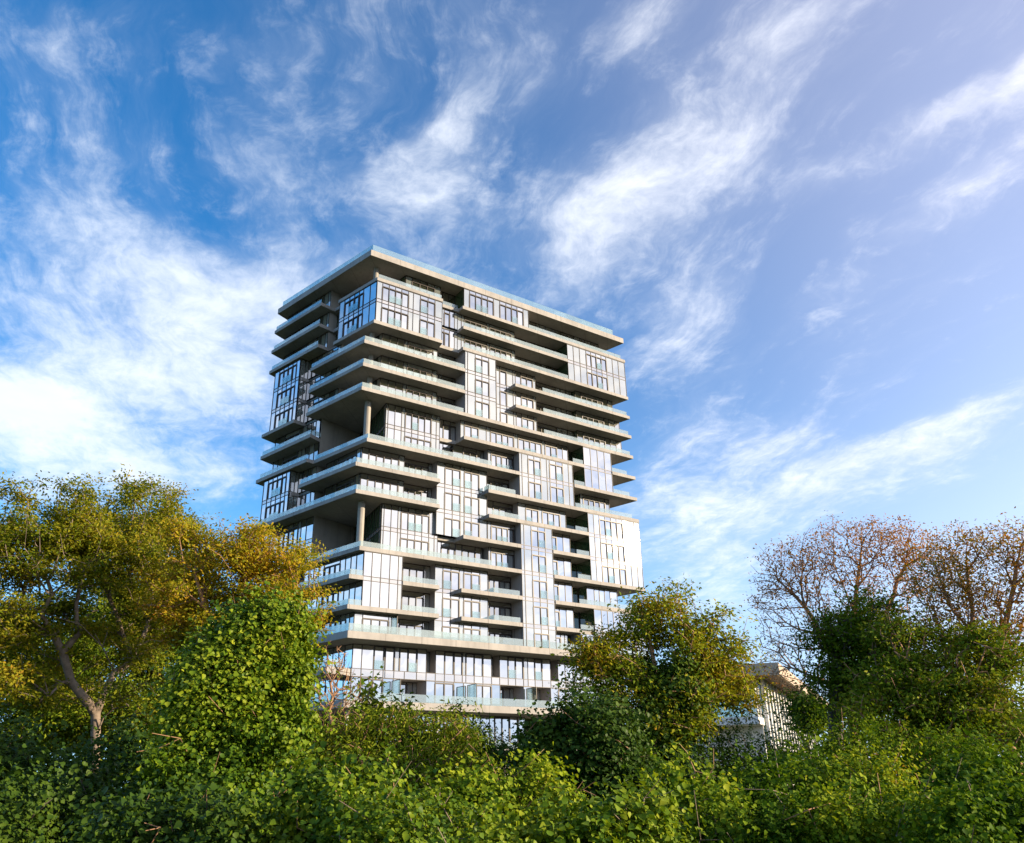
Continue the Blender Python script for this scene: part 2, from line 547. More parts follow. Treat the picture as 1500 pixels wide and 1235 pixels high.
front(10, 22.68, 31.58, .12, [23.12, 24.12, 25.1, 26.15, 27.18, 27.66, 28.73, 29.85, 30.86], [(24.12, 26.15, 2), (27.66, 29.85, 2)], (0, 1, 4, 7, 8), [(0, 1), (1, 1)], k1=11, name=CW)
front(7, 33.8, 43.05, .12, [34.81, 35.8, 36.82, 37.88, 38.88, 39.96, 41.04, 42.14], [(35.8, 39.96, 4)], (0,), [(0, 1)], k1=9, name=CW, sidemat=(M_SIDE, None))
front(4, 22.66, 27.6, .12, [23.15, 24.3, 25.38, 26.47], [(24.3, 26.47, 2)], (0, 1, 4), [(0, 1)], k1=8, name=CW)
front(5, 1.49, 6.23, .12, [2.49, 3.58, 4.67, 5.71], (), (4,), k1=6, name=CW, side=(True, True))
front(4, 31.5, 33.9, .12, [32.4], (), (), k1=4, name=CW, side=(True, False))
front(4, 33.9, 42.9, .12, [35.15, 36.2, 37.15, 38.17, 39.2, 40.2, 41.3], (), (), k1=5, name=CW, sidemat=(M_SIDE, None))
# --- second plane
front(13, 19.25, 26.7, 1.35, [20.1, 20.69, 21.77, 22.87, 23.28, 24.21, 25.2, 26.22], [(20.69, 21.77, 1), (24.21, 26.22, 2)], (2, 3, 4), [(1, 0)], k1=15, name=CW, side=(False, True))
front(8, 11.15, 18.42, 1.35, [12.3, 13.4, 14.49, 15.1, 16.12, 17.26], [(12.3, 14.49, 2), (15.1, 17.26, 2)], (0, 3, 6), [(1, 0), (0, 1)], k1=10, name=CW, side=(True, True))
front(4, 11.12, 18.45, 1.35, [12.2, 13.28, 14.43, 15.06, 16.13, 17.31], [(12.2, 14.43, 2), (15.06, 17.31, 2)], (0, 3, 6), [(1, 1), (0, 0)], k1=6, name=CW, side=(True, True))
# --- storey 18
front(18, 6.14, 11.44, 1.65, [7.1, 8.3, 9.4, 10.5], [(7.1, 10.5, 3)], (0, 4), side=(False, True))
curtain('glazed_wall', (5.2, 9.0), (6.14, 1.65), 18, 18, [1.2, 2.4, 3.6, 4.8, 6.0], mats=(M_SIDE, M_PIER, M_SPAN))
front(18, 11.44, 14.17, 2.5, [12.3, 13.2], side=(False, False))
front(18, 24.97, 39.9, 2.4, [25.8, 28.0, 28.6, 29.7, 30.8, 31.1, 31.5, 32.6, 33.8, 35.0, 36.1, 37.2, 38.4], [(25.8, 28.0, 2), (28.6, 30.8, 2), (32.6, 36.1, 3)], (4,), side=(False, False))
# --- storeys 16, 17
for k in (17, 16):
    front(k, 10.9, 14.0, 1.4, [11.3, 11.9, 12.75, 13.5], [(11.9, 12.75, 1)] if k == 17 else [(11.3, 12.75, 2)], (0,), mats=(M_GLASS, M_PIER, M_SPAN), side=(False, False))
    front(k, 14.0, 23.4, 1.5, [14.65, 15.15, 18.75, 19.2, 22.8], [(15.15, 18.75, 4), (19.2, 22.8, 4)], (0, 1, 3, 5), mats=(M_GLASSB, M_PIER, M_SPAN), side=(False, True))
    front(k, 23.4, 31.7, 2.65, [24.2, 25.2, 26.2, 27.2, 27.8, 28.8, 29.8, 30.8], [(24.2, 27.2, 3), (27.8, 30.8, 3)], (), side=(False, False))
# --- storeys 13-15
for k in (15, 14, 13):
    front(k, 3.2, 11.2, 1.8, [4.3, 5.35, 6.35, 6.85, 10.55], [(6.85, 10.55, 4)], (3, 5), side=(False, True))
    front(k, 11.2, 14.4, 2.52, [11.8, 12.3, 14.2], [(12.3, 14.2, 2)], (), side=(False, False))
    front(k, 26.7, 34.1, 2.5, [27.4, 31.1, 32.0, 33.0], [(27.4, 31.1, 4)], (2,), side=(False, False))
    ue = {15: 41.3, 14: 42.4, 13: 42.5}[k]
    front(k, 34.15, ue, 1.8, [35.3, 39.35, 40.4, 41.5][:3 if k == 15 else 4], [(35.3, 39.35, 4)], (), sidemat=(M_SIDE, None))
    curtain('glazed_wall', (2.55, 6.9), (3.2, 1.8), k, k, [1.1, 2.2, 3.3, 4.4], mats=(M_SIDE, M_PIER, M_SPAN))
    ret(VL(7.0, 1.75), (2.55, 6.9), k, k, M_WALL)
    curtain('glazed_wall', VL(13.9, 1.6), VL(7.0, 1.75), k, k, [.9, 1.8, 2.9, 4.0, 5.1, 6.2], [(1.8, 5.1, 3)], mats=(M_GLASSB, M_PIER, M_SPAN))
# --- storeys 11-12
front(11, 4.2, 11.75, 1.85, [4.5, 5.42, 6.35, 6.85, 7.8, 8.68, 9.6, 10.5, 11.25], [(6.85, 10.5, 4)], (0, 3, 8), [(0, 1)], k1=12, name=CW, mats=(M_GLASS, M_PIER, M_SPAN), side=(False, True))
front(11, 11.75, 14.55, 2.55, [12.65, 13.7], [(12.65, 14.5, 2)], (), k1=12, name=CW, mats=(M_GLASS, M_PIER, M_SPAN), side=(False, False))
front(12, 14.5, 31.9, 1.38, [15.1, 16.15, 17.2, 18.45, 19.1, 22.8, 23.5, 27.4, 28.0, 30.0, 31.0], [(15.1, 17.2, 2), (19.1, 22.8, 4), (23.5, 27.4, 4), (28.0, 30.0, 2)], (0, 3, 4, 6, 8), [(0, 1), (1, 1), (1, 2), (2, 1), (2, 2), (3, 1)])
front(12, 31.9, 33.6, 2.8, [32.7], side=(False, False))
front(11, 13.9, 18.55, 2.2, [15.45, 17.45], [(15.45, 17.45, 2)], (), side=(False, False))
front(11, 18.6, 22.66, 1.3, [19.1], [(19.1, 22.4, 4)], (0,), [(0, 1), (0, 2), (0, 3)], side=(True, False))
front(11, 31.6, 33.65, 3.0, [32.6], side=(False, False), mats=(M_SIDE, M_PIER, M_SPAN))
# --- storeys 9-10
for k in (10, 9):
    front(k, 1.38, 6.95, 1.88, [2.25, 6.2], [(2.25, 6.2, 4)], (2,), mats=(M_GLASS, M_PIER, M_SPAN), side=(False, True))
    front(k, 6.95, 11.15, 2.55, [7.1, 10.6], [(7.1, 10.6, 4)], (), side=(False, False))
    curtain('glazed_wall', VL(9.0, 2.2), (1.38, 1.88), k, k, [1.6, 2.6, 6.4, 7.2], [(2.6, 6.4, 4)], mats=(M_GLASSB, M_PIER, M_SPAN))
    curtain('glazed_wall', VL(13.9, 1.6), VL(10.4, 1.75), k, k, [.9, 1.8, 2.7], mats=(M_GLASSB, M_PIER, M_SPAN))
    ret(VL(10.4, 1.75), VL(10.4, 3.2), k, k, M_WALL)
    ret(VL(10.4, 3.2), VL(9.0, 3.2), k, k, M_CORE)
front(10, 18.44, 22.66, 2.5, [18.9], [(18.9, 22.5, 4)], (), side=(False, False))
front(10, 31.6, 34.0, 2.5, [32.5], side=(False, False), mats=(M_SIDE, M_PIER, M_SPAN))
front(10, 34.05, 39.3, 1.8, [34.6, 38.5], [(34.6, 38.5, 4)], (), sidemat=(M_SIDE, None))
front(9, 18.44, 23.2, 2.6, [19.3, 20.2], [(20.2, 23.1, 3)], (), side=(False, False))
front(9, 23.2, 31.0, 1.38, [24.45, 26.45, 27.1, 30.0], [(24.45, 26.45, 2), (27.1, 30.0, 3)], (0, 2, 4), [(0, 0), (1, 1)])
front(9, 31.0, 33.8, 3.0, [32.2], side=(False, False), mats=(M_SIDE, M_PIER, M_SPAN))
# --- storeys 7-8
front(7, 4.2, 11.65, 1.8, [4.5, 5.42, 6.3, 6.72, 7.65, 8.6, 9.5, 10.45, 11.2], [(6.72, 10.45, 4)], (0, 3, 8), [(0, 1), (0, 2)], k1=8, name=CW, mats=(M_GLASS, M_PIER, M_SPAN), side=(False, True))
front(7, 11.65, 14.55, 2.55, [12.6, 13.7], [(12.6, 14.5, 2)], (), k1=8, name=CW, mats=(M_GLASS, M_PIER, M_SPAN), side=(False, False))
front(8, 18.45, 22.64, 1.3, [19.0], [(19.0, 22.3, 4)], (0,), [(0, 1), (0, 2)], side=(False, False))
front(7, 14.55, 18.45, 2.5, [15.5, 17.4], [(15.5, 17.4, 2)], (), side=(False, False))
front(7, 18.75, 22.64, 1.6, [19.1], [(19.1, 22.5, 4)], (0,), [(0, 1), (0, 2)], side=(True, False), mats=(M_GLASS, M_PIER, M_SPAN))
# --- the stack of small balconies right of the glass shaft
for k in (8, 7, 6, 5):
    front(k, 27.62, 31.5, 1.35, [28.15, 29.25, 30.35], [(28.15, 29.25, 1)], (), [(0, 0)], side=(False, True))
    front(k, 31.5, 33.8, 3.1, [32.7], side=(False, False), mats=(M_SIDE, M_PIER, M_SPAN))
front(4, 27.62, 30.4, 1.35, [28.15, 29.25, 29.9], [(28.15, 29.25, 1)], (), side=(False, True))
front(4, 30.4, 31.5, 2.2, [], side=(False, False), mats=(M_SIDE, M_PIER, M_SPAN))
front(6, 33.9, 39.2, 1.35, [35.2, 36.07, 36.97, 37.93], (), (), sidemat=(M_SIDE, None))
# --- storeys 4-6, left part
for k in (6, 5):
    front(k, 6.25, 11.12, 2.52, [6.9, 7.5, 10.3], [(7.5, 10.3, 3)], (), side=(False, False))
    front(k, 18.45, 22.64, 2.5, [19.4], [(19.4, 22.5, 4)], (), side=(False, False))
    curtain('glazed_wall', VL(11, 1.6), (1.49, .2), k, k, [.9, 1.9, 2.9, 3.9, 6.9, 7.9, 8.9, 9.9], [(3.9, 6.9, 3)])
front(4, 1.2, 6.25, 1.2, [2.2, 5.3], [(2.2, 5.3, 3)], (0, 2), side=(False, True))
front(4, 6.25, 11.1, 2.52, [7.3, 10.3], [(7.3, 10.3, 3)], (), side=(False, False))
front(4, 18.45, 22.64, 2.5, [19.0, 19.4], [(19.4, 22.5, 4)], (), side=(False, False))
curtain('glazed_wall', VL(6.3, 1.6), (1.2, 1.2), 4, 4, [1.0, 1.9, 2.9, 3.9, 4.6], [(1.0, 3.9, 3)], mats=(M_GLASSB, M_PIER, M_SPAN))
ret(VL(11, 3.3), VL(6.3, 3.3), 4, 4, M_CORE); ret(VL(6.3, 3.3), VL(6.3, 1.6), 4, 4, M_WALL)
# --- podium storeys
PM3 = [3.25, 4.7, 5.88, 6.1, 7.19, 7.84, 8.88, 10.03]
PM3b = [12.5, 13.65, 14.96, 16.04, 16.52, 17.67, 18.88, 20.14]
mm = (M_GLASS, M_PIER, M_SPAN)
front(3, 2.15, 11.25, 3.2, PM3, [(4.7, 7.19, 2), (7.84, 10.03, 2)], (5,), [(0, 0), (1, 1)], mats=mm, transom=.05, deep=4.6, name=CW)
front(3, 12.45, 20.1, 3.2, PM3b[1:-1], [(13.65, 16.04, 2), (16.52, 18.88, 2)], (4,), (), mats=mm, transom=.05, deep=4.6, name=CW)
front(3, 21.25, 28.9, 3.2, [22.49, 23.57, 24.75, 25.43, 26.48, 27.6], [(22.49, 24.75, 2), (26.48, 27.6, 1)], (3,), [(0, 0), (1, 0)], mats=mm, transom=.05, deep=4.6, name=CW)
front(3, 30.05, 41.0, 3.2, [31.2, 32.54, 33.61, 34.12, 35.3, 36.4, 37.5, 38.6, 39.8], (), (3,), mats=mm, deep=4.6, name=CW)
for a, b in ((11.25, 12.45), (20.1, 21.25), (28.9, 30.05)):
    front(3, a, b, 4.6, [(a + b) / 2], side=(False, False), mats=(M_SIDE, M_PIER, M_SPAN))
front(2, 2.15, 8.05, 3.2, [3.25, 4.7, 5.88, 7.15], [(3.25, 5.88, 2)], (), mats=mm, deep=5.4, name=CW, transom=.15)
front(2, 11.27, 21.3, 3.2, [12.43, 13.61, 14.89, 16.2, 17.66, 18.86, 20.04], [(12.43, 14.89, 2), (17.66, 20.04, 2)], (), mats=mm, deep=5.4, name=CW, transom=.15)
front(2, 24.7, 25.95, 3.2, [], mats=mm, deep=5.4, name=CW)
front(2, 28.8, 41.0, 3.2, [30.02, 31.16, 32.3, 33.5, 34.7, 36, 37.2, 38.4, 39.6], [(30.02, 31.16, 1)], (), mats=mm, deep=5.4, name=CW, transom=.15)
for a, b in ((8.05, 11.27), (21.3, 24.7), (25.95, 28.8)):
    front(2, a, b, 5.4, [a + .9, a + 1.9, b - .5], [(a + .9, a + 1.9, 1)], side=(False, False), transom=.2)
front(1, 5.0, 25.0, 3.5, [6, 7, 8, 9, 10.2, 11.4, 12.79, 13.81, 14.89, 15.95, 16.64, 17.66, 18.65, 19.94, 20.66, 21.69, 22.77, 23.9], [(12.79, 15.95, 3), (20.66, 22.77, 2)], (), mats=mm, deep=5.4, name=CW, transom=.1)
ret((3.0, 4.0), (40.0, 4.0), 0, 0, M_WALL, 'concrete_wall')
curtain('glazed_wall', VL(18, 2.9), (2.15, 3.2), 2, 3, seq(1.2, 14, 12), [(2.2, 5.5, 3), (7.6, 10.9, 3)], mats=mm)
# glass apron at the floor between the podium storeys
def apron(A, B, k, mull):
    A = Vector(A); B = Vector(B); D = (B - A).normalized(); N = Vector((D.y, -D.x)); L = (B - A).length
    mb = MB()
    ms = [0] + mull + [L]
    P = lambda s_, o_, z: ((A + D * s_ + N * o_).x, (A + D * s_ + N * o_).y, z)
    z0, z1 = Z[k] + .0, Z[k] + TH[k]
    for a, b in zip(ms[:-1], ms[1:]):
        mb.poly([P(a, .01, z0), P(b, .01, z0), P(b, .01, z1), P(a, .01, z1)], 0)
        mb.hexa([P(b - .03, 0, z0), P(b - .03, .06, z0), P(b + .03, .06, z0), P(b + .03, 0, z0), P(b - .03, 0, z1), P(b - .03, .06, z1), P(b + .03, .06, z1), P(b + .03, 0, z1)], 1)
    for z in (z0, z1):
        mb.hexa([P(0, 0, z - .03), P(0, .05, z - .03), P(L, .05, z - .03), P(L, 0, z - .03), P(0, 0, z + .03), P(0, .05, z + .03), P(L, .05, z + .03), P(L, 0, z + .03)], 1)
    return mb.build('spandrel_panel', [M_SPAN, M_FRAME], tower)


apron((2.15, 3.2), (41.0, 3.2), 3, [x - 2.15 for x in [3.25, 4.7, 5.88, 6.1, 7.19, 8.5, 10.03, 11.25, 12.45, 13.65, 14.96, 16.04, 16.52, 17.67, 18.88, 20.1, 21.25, 22.49, 23.57, 24.75, 25.43, 26.48, 27.6, 28.9, 30.05, 31.2, 32.5, 33.6, 34.8, 36, 37.2, 38.4, 39.6]])
apron(VL(18, 2.9), (2.15, 3.2), 3, seq(1.2, 14, 12))
# --- the left face
curtain(CW, VL(7.45, 1.37), VL(-0.12, 1.37), 16, 17, [1.06, 2.1, 3.1, 4.1, 4.95, 6.3], [(1.06, 4.95, 4)], (0,), [(0, 1), (0, 2)])
ret(VL(7.45, 3.5), VL(7.45, 1.43), 16, 17, M_PANEL)
for k0, k1 in ((13, 15), (9, 10)):
    curtain(CW, VL(19.75, .31), VL(13.9, .31), k0, k1, [1.05, 2.05, 3.05, 4.15, 5.05], [(1.05, 5.05, 4)], (), [(0, 1), (0, 2)])
    curtain('glazed_side', VL(13.9, .37), VL(13.9, 1.75), k0, k1, [.7], mats=(M_SIDE, M_PIER, M_SPAN))
for k in (18, 17, 16):
    curtain('glazed_wall', VL(20.3, 1.8), VL(10.25, 1.8), k, k, [1.0, 2.2, 5.6, 6.7, 7.6, 8.6, 9.5], [(2.2, 5.6, 3)], mats=(M_GLASSB, M_PIER, M_SPAN))
    ret(VL(10.25, 1.8), VL(10.25, 3.1), k, k, M_WALL, 'concrete_wall')
for k in (17, 16):
    curtain('glazed_wall', VL(10.25, 3.1), VL(7.45, 3.1), k, k, [1.2], mats=(M_SIDE, M_PIER, M_SPAN))
curtain('glazed_wall', VL(20.3, 1.7), VL(10.3, 1.7), 11, 12, [1.1, 2.3, 5.6, 6.4, 7.2, 8.1, 9.1], [(2.3, 5.6, 3)], mats=(M_GLASSB, M_PIER, M_SPAN), spandrel=False)
curtain(CW, VL(20.6, 1.86), VL(10.3, 1.86), 7, 8, [1.0, 2.0, 3.0, 4.0, 5.0, 6.05, 7.1, 7.75, 8.85], [(3.0, 7.1, 4)], (), ())
# --- terrace walls of bare concrete behind the open corners, with the glass flank of the flats
for k0, k1 in ((18, 18), (11, 12), (7, 8)):
    ret(VL(10.2, 1.82), (5.95, 12.62), k0, k1, M_WALL, 'concrete_wall')
    if k0 != 18:
        curtain('glazed_side', (5.75, 12.4), (4.2, 1.85), k0, k1, [1, 2, 3, 4, 5, 6, 7, 8, 9, 10], mats=(M_SIDE, M_PIER, M_SPAN))
ret((5.2, 13.0), (5.2, 9.0), 18, 18, M_WALL, 'concrete_wall')
# --- round columns
for (u_, d_, r_, k0, k1) in ((2.18, 2.36, .33, 18, 18), (2.14, 2.5, .33, 13, 13), (2.14, 2.5, .33, 14, 14), (2.14, 2.5, .33, 15, 15), (2.1, 2.55, .38, 11, 12), (1.95, 2.5, .4, 7, 8)):
    mb = MB(); mb.cyl(u_, d_, Z[k0] + TH[k0], Z[k1 + 1], r_)
    mb.build('column', M_WALL, tower)
for (u_, d_) in ((11.9, 1.6), (25.1, 1.9), (1.4, 2.0)):
    mb = MB(); mb.cyl(u_, d_, Z[1] + TH[1], Z[2], .16); mb.build('column', M_STEEL, tower)
# --- dark core behind all the glass
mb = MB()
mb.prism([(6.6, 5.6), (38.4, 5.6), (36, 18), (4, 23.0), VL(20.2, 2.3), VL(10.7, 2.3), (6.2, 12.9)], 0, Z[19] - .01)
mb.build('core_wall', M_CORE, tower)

# --- floor slabs: outline from the right-facade steps and the left-face steps
BACK = [(37.6, 23.5), (4.0, 24.4)]


def slab(k, right, left, cornercut=None, mat=M_CONC, name='floor_slab', rend=None):
    """right: (u0,u1,d) steps; left: (w0,w1,inset) steps from the corner back; cornercut: plan points replacing the corner"""
    pts = []
    if cornercut: pts += cornercut
    for i, (a, b, d) in enumerate(right):
        nd = right[i + 1][2] if i + 1 < len(right) else d
        pd = right[i - 1][2] if i else d
        ea = 0.2 if (pd < d) else 0.0      # ends of projecting slabs are cut slightly skew
        pts += [(a + ea, d), (b, d)]
    e = pts[-1]
    pts += [(e[0] - .2265 * 20, e[1] + 19.5)]
    pts += [(4.0, 24.4)]
    lw = []
    for (w0, w1, ins) in left:
        lw += [VL(w0, ins), VL(w1, ins)]
    pts += lw[::-1]
    q = []
    for p in pts:
        if not q or math.hypot(p[0] - q[-1][0], p[1] - q[-1][1]) > 0.02: q.append(p)
    if math.hypot(q[0][0] - q[-1][0], q[0][1] - q[-1][1]) < 0.05: q.pop()
    mb = MB()
    mb.prism(q, Z[k], Z[k] + TH[k])
    o = mb.build(name, mat, tower)
    bv = o.modifiers.new('edge', 'BEVEL'); bv.width = 0.02; bv.segments = 1; bv.limit_method = 'ANGLE'
    return o


B = 0.42   # slab edge behind a flush curtain wall
slab(19, [(.25, 43.0, 0)], [(0.0, 20.7, .23)], name='roof_slab')
slab(18, [(1.3, 10.9, 0), (10.9, 13.95, 1.1), (13.95, 43.0, 0)], [(0.1, 7.75, 1.25), (7.75, 9.7, 2.2), (9.7, 20.6, 0)])
slab(17, [(1.8, 10.7, B), (10.7, 14.05, 1.75), (14.05, 31.7, 0), (31.7, 42.6, B)], [(.6, 7.3, 1.5), (7.3, 9.9, 2.4), (9.9, 20.9, 0)])
slab(16, [(1.12, 10.9, 0), (10.9, 14.0, 1.1), (14.0, 43.0, 0)], [(0.1, 7.95, 1.1), (7.95, 9.7, 2.0), (9.7, 20.9, 0)])
for k in (15, 14):
    slab(k, [(0, 14.35, 0), (14.35, 19.2, B), (19.2, 22.3, 1.7), (22.3, 43.0, 0)], [(0, 11.0, 0), (11.0, 13.8, 1.9), (13.8, 19.6, .7)])
slab(13, [(0, 43.0, 0)], [(0, 11.1, 0), (11.1, 13.75, 1.9), (13.75, 21.1, 0)])
CUT = [(-1.25, 9.75 + .75), (5.9, 12.75), (5.9, 12.5)]
NOTCH = [VL(10.25, 1.85), (6.05, 12.7), (4.5, 2.1)]
slab(12, [(4.5, 14.2, 2.15), (14.2, 33.64, 0), (33.64, 38.7, B), (38.7, 43.1, 0)], [(9.75, 20.8, 0)], NOTCH[:2])
slab(11, [(1.03, 22.64, 0), (22.64, 31.7, B), (31.7, 43.1, 0)], [(0, 10.1, 1.0), (10.1, 21.3, 0)])
slab(10, [(-.19, 10.9, 0), (10.9, 17.8, 1.7), (17.8, 43.1, 0)], [(0, 11.2, -.17), (11.2, 13.8, 1.9), (13.8, 19.6, .7)])
slab(9, [(0, 10.88, 0), (10.88, 17.85, 1.7), (17.85, 33.75, 0), (33.75, 42.8, B)], [(0, 20.9, 0)])
slab(8, [(4.5, 14.15, 2.1), (14.15, 22.6, 0), (22.6, 27.63, B), (27.63, 33.8, 0), (33.8, 42.8, B)], [(10.4, 20.3, 2.3)], NOTCH[:2])
slab(7, [(.83, 22.62, 0), (22.62, 27.63, B), (27.63, 43.2, 0)], [(0, 20.6, .83)])
slab(6, [(-.2, 1.45, 0), (1.45, 6.28, B), (6.28, 10.97, 0), (10.97, 13.9, 1.7), (13.9, 22.64, 0), (22.64, 27.68, B), (27.68, 43.0, 0)], [(0, 13, -.2), (13, 20, 1.7)])
slab(5, [(-.2, 10.97, 0), (10.97, 13.92, 1.7), (13.92, 22.54, 0), (22.54, 27.65, B), (27.65, 31.45, 0), (31.45, 42.7, B)], [(0, 20, -.2)])
slab(4, [(0.05, 43.0, 0)], [(0, 20, 0)])
slab(3, [(2.4, 11.25, 3.5), (11.25, 41.0, 3.5)], [(3.2, 20, 2.6)])
mb = MB(); mb.prism([(-1.05, 2.3), (.78, 2.3), (2.1, 3.3), VL(6.5, 2.4), VL(6.5, .2)], Z[3], Z[3] + .75)
mb.build('balcony_slab', M_CONC, tower)
slab(2, [(-.0, 43.0, 0)], [(0, 20, 0)])
slab(1, [(4.0, 41.0, 0.4)], [(0, 20, 2.4)])


# --- glass railings
def rail(pts, k, h=1.08, mat=M_RAIL, step=1.25, off=0.0):
    mb = MB()
    z0 = Z[k] + TH[k] + .02; z1 = Z[k] + h + off
    for a, b in zip(pts[:-1], pts[1:]):
        a = Vector(a); b = Vector(b); L = (b - a).length
        if L < .1: continue
        n = max(1, round(L / step)); D = (b - a) / n
        t = Vector((-D.y, D.x)).normalized() * .009
        for i in range(n):
            p = a + D * (i + .006); q = a + D * (i + .994)
            mb.hexa([(p.x - t.x, p.y - t.y, z0), (q.x - t.x, q.y - t.y, z0), (q.x + t.x, q.y + t.y, z0), (p.x + t.x, p.y + t.y, z0),
                     (p.x - t.x, p.y - t.y, z1), (q.x - t.x, q.y - t.y, z1), (q.x + t.x, q.y + t.y, z1), (p.x + t.x, p.y + t.y, z1)])
    return mb.build('glass_railing', mat, tower)


E_ = .12   # railing stands just inside the slab edge
rail([VL(20.2, .6), (.62, .35), (41.2, .35), (38.5, 12.0)], 19, 1.95, M_RAILROOF)
rail([(1.55, E_ + .05), (10.75, E_ + .05)], 18)
rail([(10.95, 1.25), (13.9, 1.25)], 18); rail([(24.97, E_), (42.2, E_)], 18); rail([VL(20.4, E_), VL(9.9, E_)], 18)
for k in (17, 16):
    rail([(14.15, E_), (31.7, E_)], k); rail([VL(20.5, E_), VL(9.9, E_)], k)
for k in (15, 14, 13):
    rail([VL(10.9, E_), (E_, E_), (14.3 if k > 13 else 14.2, E_)], k); rail([(27.0, E_), (42.5, E_), (41.9, 3.0)], k)
rail([VL(20.6, E_), VL(9.9, E_), VL(9.9, 1.6)], 12); rail([(31.75, E_), (33.55, E_)], 12); rail([(38.8, E_), (41.6, E_)], 12)
rail([VL(20.6, E_), VL(10.2, E_)], 11); rail([VL(10.0, 1.12), (1.2, E_), (18.4, E_)], 11); rail([(31.8, E_), (33.6, E_)], 11); rail([(38.8, E_), (41.8, E_)], 11)
rail([VL(11.0, -.05), (-.05, E_), (10.75, E_)], 10); rail([(17.95, 1.2), (17.95, E_), (22.0, E_)], 10); rail([(31.8, E_), (41.9, E_)], 10)
rail([VL(20.6, E_), (E_, E_), (10.8, E_)], 9); rail([(18.3, E_), (22.5, E_)], 9); rail([(31.6, E_), (33.6, E_)], 9)
for k in (8, 7, 6, 5):
    rail([(31.6, E_), (33.7, E_)], k)
rail([(38.9, E_), (42.6, E_)], 6)
rail([(33.8, E_), (38.9, E_)], 6)
rail([VL(9.3, .95), (.98, E_), (18.3, E_)], 7)
for k in (6, 5):
    rail([VL(10, -.08), (-.06, E_), (1.45, E_)], k); rail([(6.35, E_), (10.8, E_)], k); rail([(18.45, 1.2), (18.45, E_), (22.3, E_)], k)
rail([VL(12, E_), (.15, E_), (42.5, E_)], 4, 1.56, M_RAIL, 1.6)
rail([VL(6.4, .32), (-.9, 2.42), (.7, 2.42)], 3, 1.5)
rail([VL(12, E_), (.12, E_), (42.5, E_)], 2, 1.6, M_RAIL, 1.6)
rail([(4.2, .55), (40.8, .55)], 1, .88, M_RAIL, 1.6)


# --- privacy screens between neighbouring balconies
def screen(u, d0, d1, k, h):
    mb = MB()
    z0 = Z[k] + TH[k]
    mb.box(u - .02, u + .02, d0, d1, z0, z0 + h, 0)
    for d in (d0, d1):
        mb.box(u - .04, u + .04, d - .04, d + .04, z0, z0 + h + .02, 1)
    mb.box(u - .035, u + .035, d0 + .04, d1 - .04, z0 + h, z0 + h + .06, 1)
    return mb.build('privacy_screen', [M_SCREEN, M_FRAME], tower)


screen(6.0, .5, 2.4, 4, 2.3); screen(22.7, .5, 1.9, 4, 2.2)
screen(6.9, 1.0, 3.0, 2, 2.4); screen(16.6, 1.0, 3.0, 2, 2.4); screen(25.0, 1.0, 3.0, 2, 2.4)
# ------------------------------------------------------------------ vegetation
def leaf_mat(name, cols, patch=0.5, rough=0.6, trans=0.26, spec=0.07):
    """cols: colour stops met leaf by leaf and in drifts through the crown"""
    mt, nt, out = new_mat(name)
    t = NT(nt)
    geo = nt.nodes.new('ShaderNodeNewGeometry')
    co = nt.nodes.new('ShaderNodeTexCoord').outputs['Object']
    drift = t.noise(co, patch, 3, 0.6)
    f = t.math('MULTIPLY_ADD', geo.outputs['Random Per Island'], 0.55, t.math('MULTIPLY_ADD', drift, 1.5, -0.52), clamp=True)
    c = t.ramp(f, [(i / (len(cols) - 1), c) for i, c in enumerate(cols)])
    p = t.node('ShaderNodeBsdfPrincipled', {'Base Color': c, 'Roughness': rough, 'Specular IOR Level': spec})
    tl = t.node('ShaderNodeBsdfTranslucent', {'Color': t.mix(1.0, c, (1.25, 1.2, 0.55), 'MULTIPLY')})
    m_ = t.node('ShaderNodeMixShader', {0: trans, 1: p, 2: tl})
    nt.links.new(m_.outputs[0], out.inputs[0])
    return mt


def bark_mat(name, a, b):
    mt, nt, out = new_mat(name)
    t = NT(nt)
    co = nt.nodes.new('ShaderNodeTexCoord').outputs['Object']
    n = t.noise(co, 6, 5, 0.65)
    n2 = t.noise(co, 40, 3, 0.6)
    c = t.mix(t.smooth(n, 0.3, 0.7), a, b)
    bump = t.node('ShaderNodeBump', {'Strength': 0.4, 'Distance': 0.01, 'Height': n2})
    p = t.node('ShaderNodeBsdfPrincipled', {'Base Color': c, 'Roughness': 0.85, 'Normal': bump})
    nt.links.new(p.outputs[0], out.inputs[0])
    return mt


def mesh_np(name, verts, faces, mats, parent=None, smooth=False):
    """verts (n,3); faces: list of (m,k) int arrays"""
    me = bpy.data.meshes.new(name)
    me.vertices.add(len(verts))
    me.vertices.foreach_set('co', np.asarray(verts, np.float32).ravel())
    nl = sum(f.size for f in faces); npoly = sum(len(f) for f in faces)
    me.loops.add(nl)
    me.loops.foreach_set('vertex_index', np.concatenate([f.ravel() for f in faces]).astype(np.int32))
    me.polygons.add(npoly)
    tot = np.concatenate([np.full(len(f), f.shape[1]) for f in faces]).astype(np.int32)
    st = np.concatenate([[0], np.cumsum(tot)[:-1]]).astype(np.int32)
    me.polygons.foreach_set('loop_start', st)
    if smooth: me.polygons.foreach_set('use_smooth', np.ones(npoly, bool))
    for mt in (mats if isinstance(mats, (list, tuple)) else [mats]): me.materials.append(mt)
    me.update(calc_edges=True)
    me.validate()
    o = bpy.data.objects.new(name, me)
    COL.objects.link(o)
    if parent: o.parent = parent
    return o


def unit(a):
    return a / np.maximum(np.linalg.norm(a, axis=-1, keepdims=True), 1e-9)


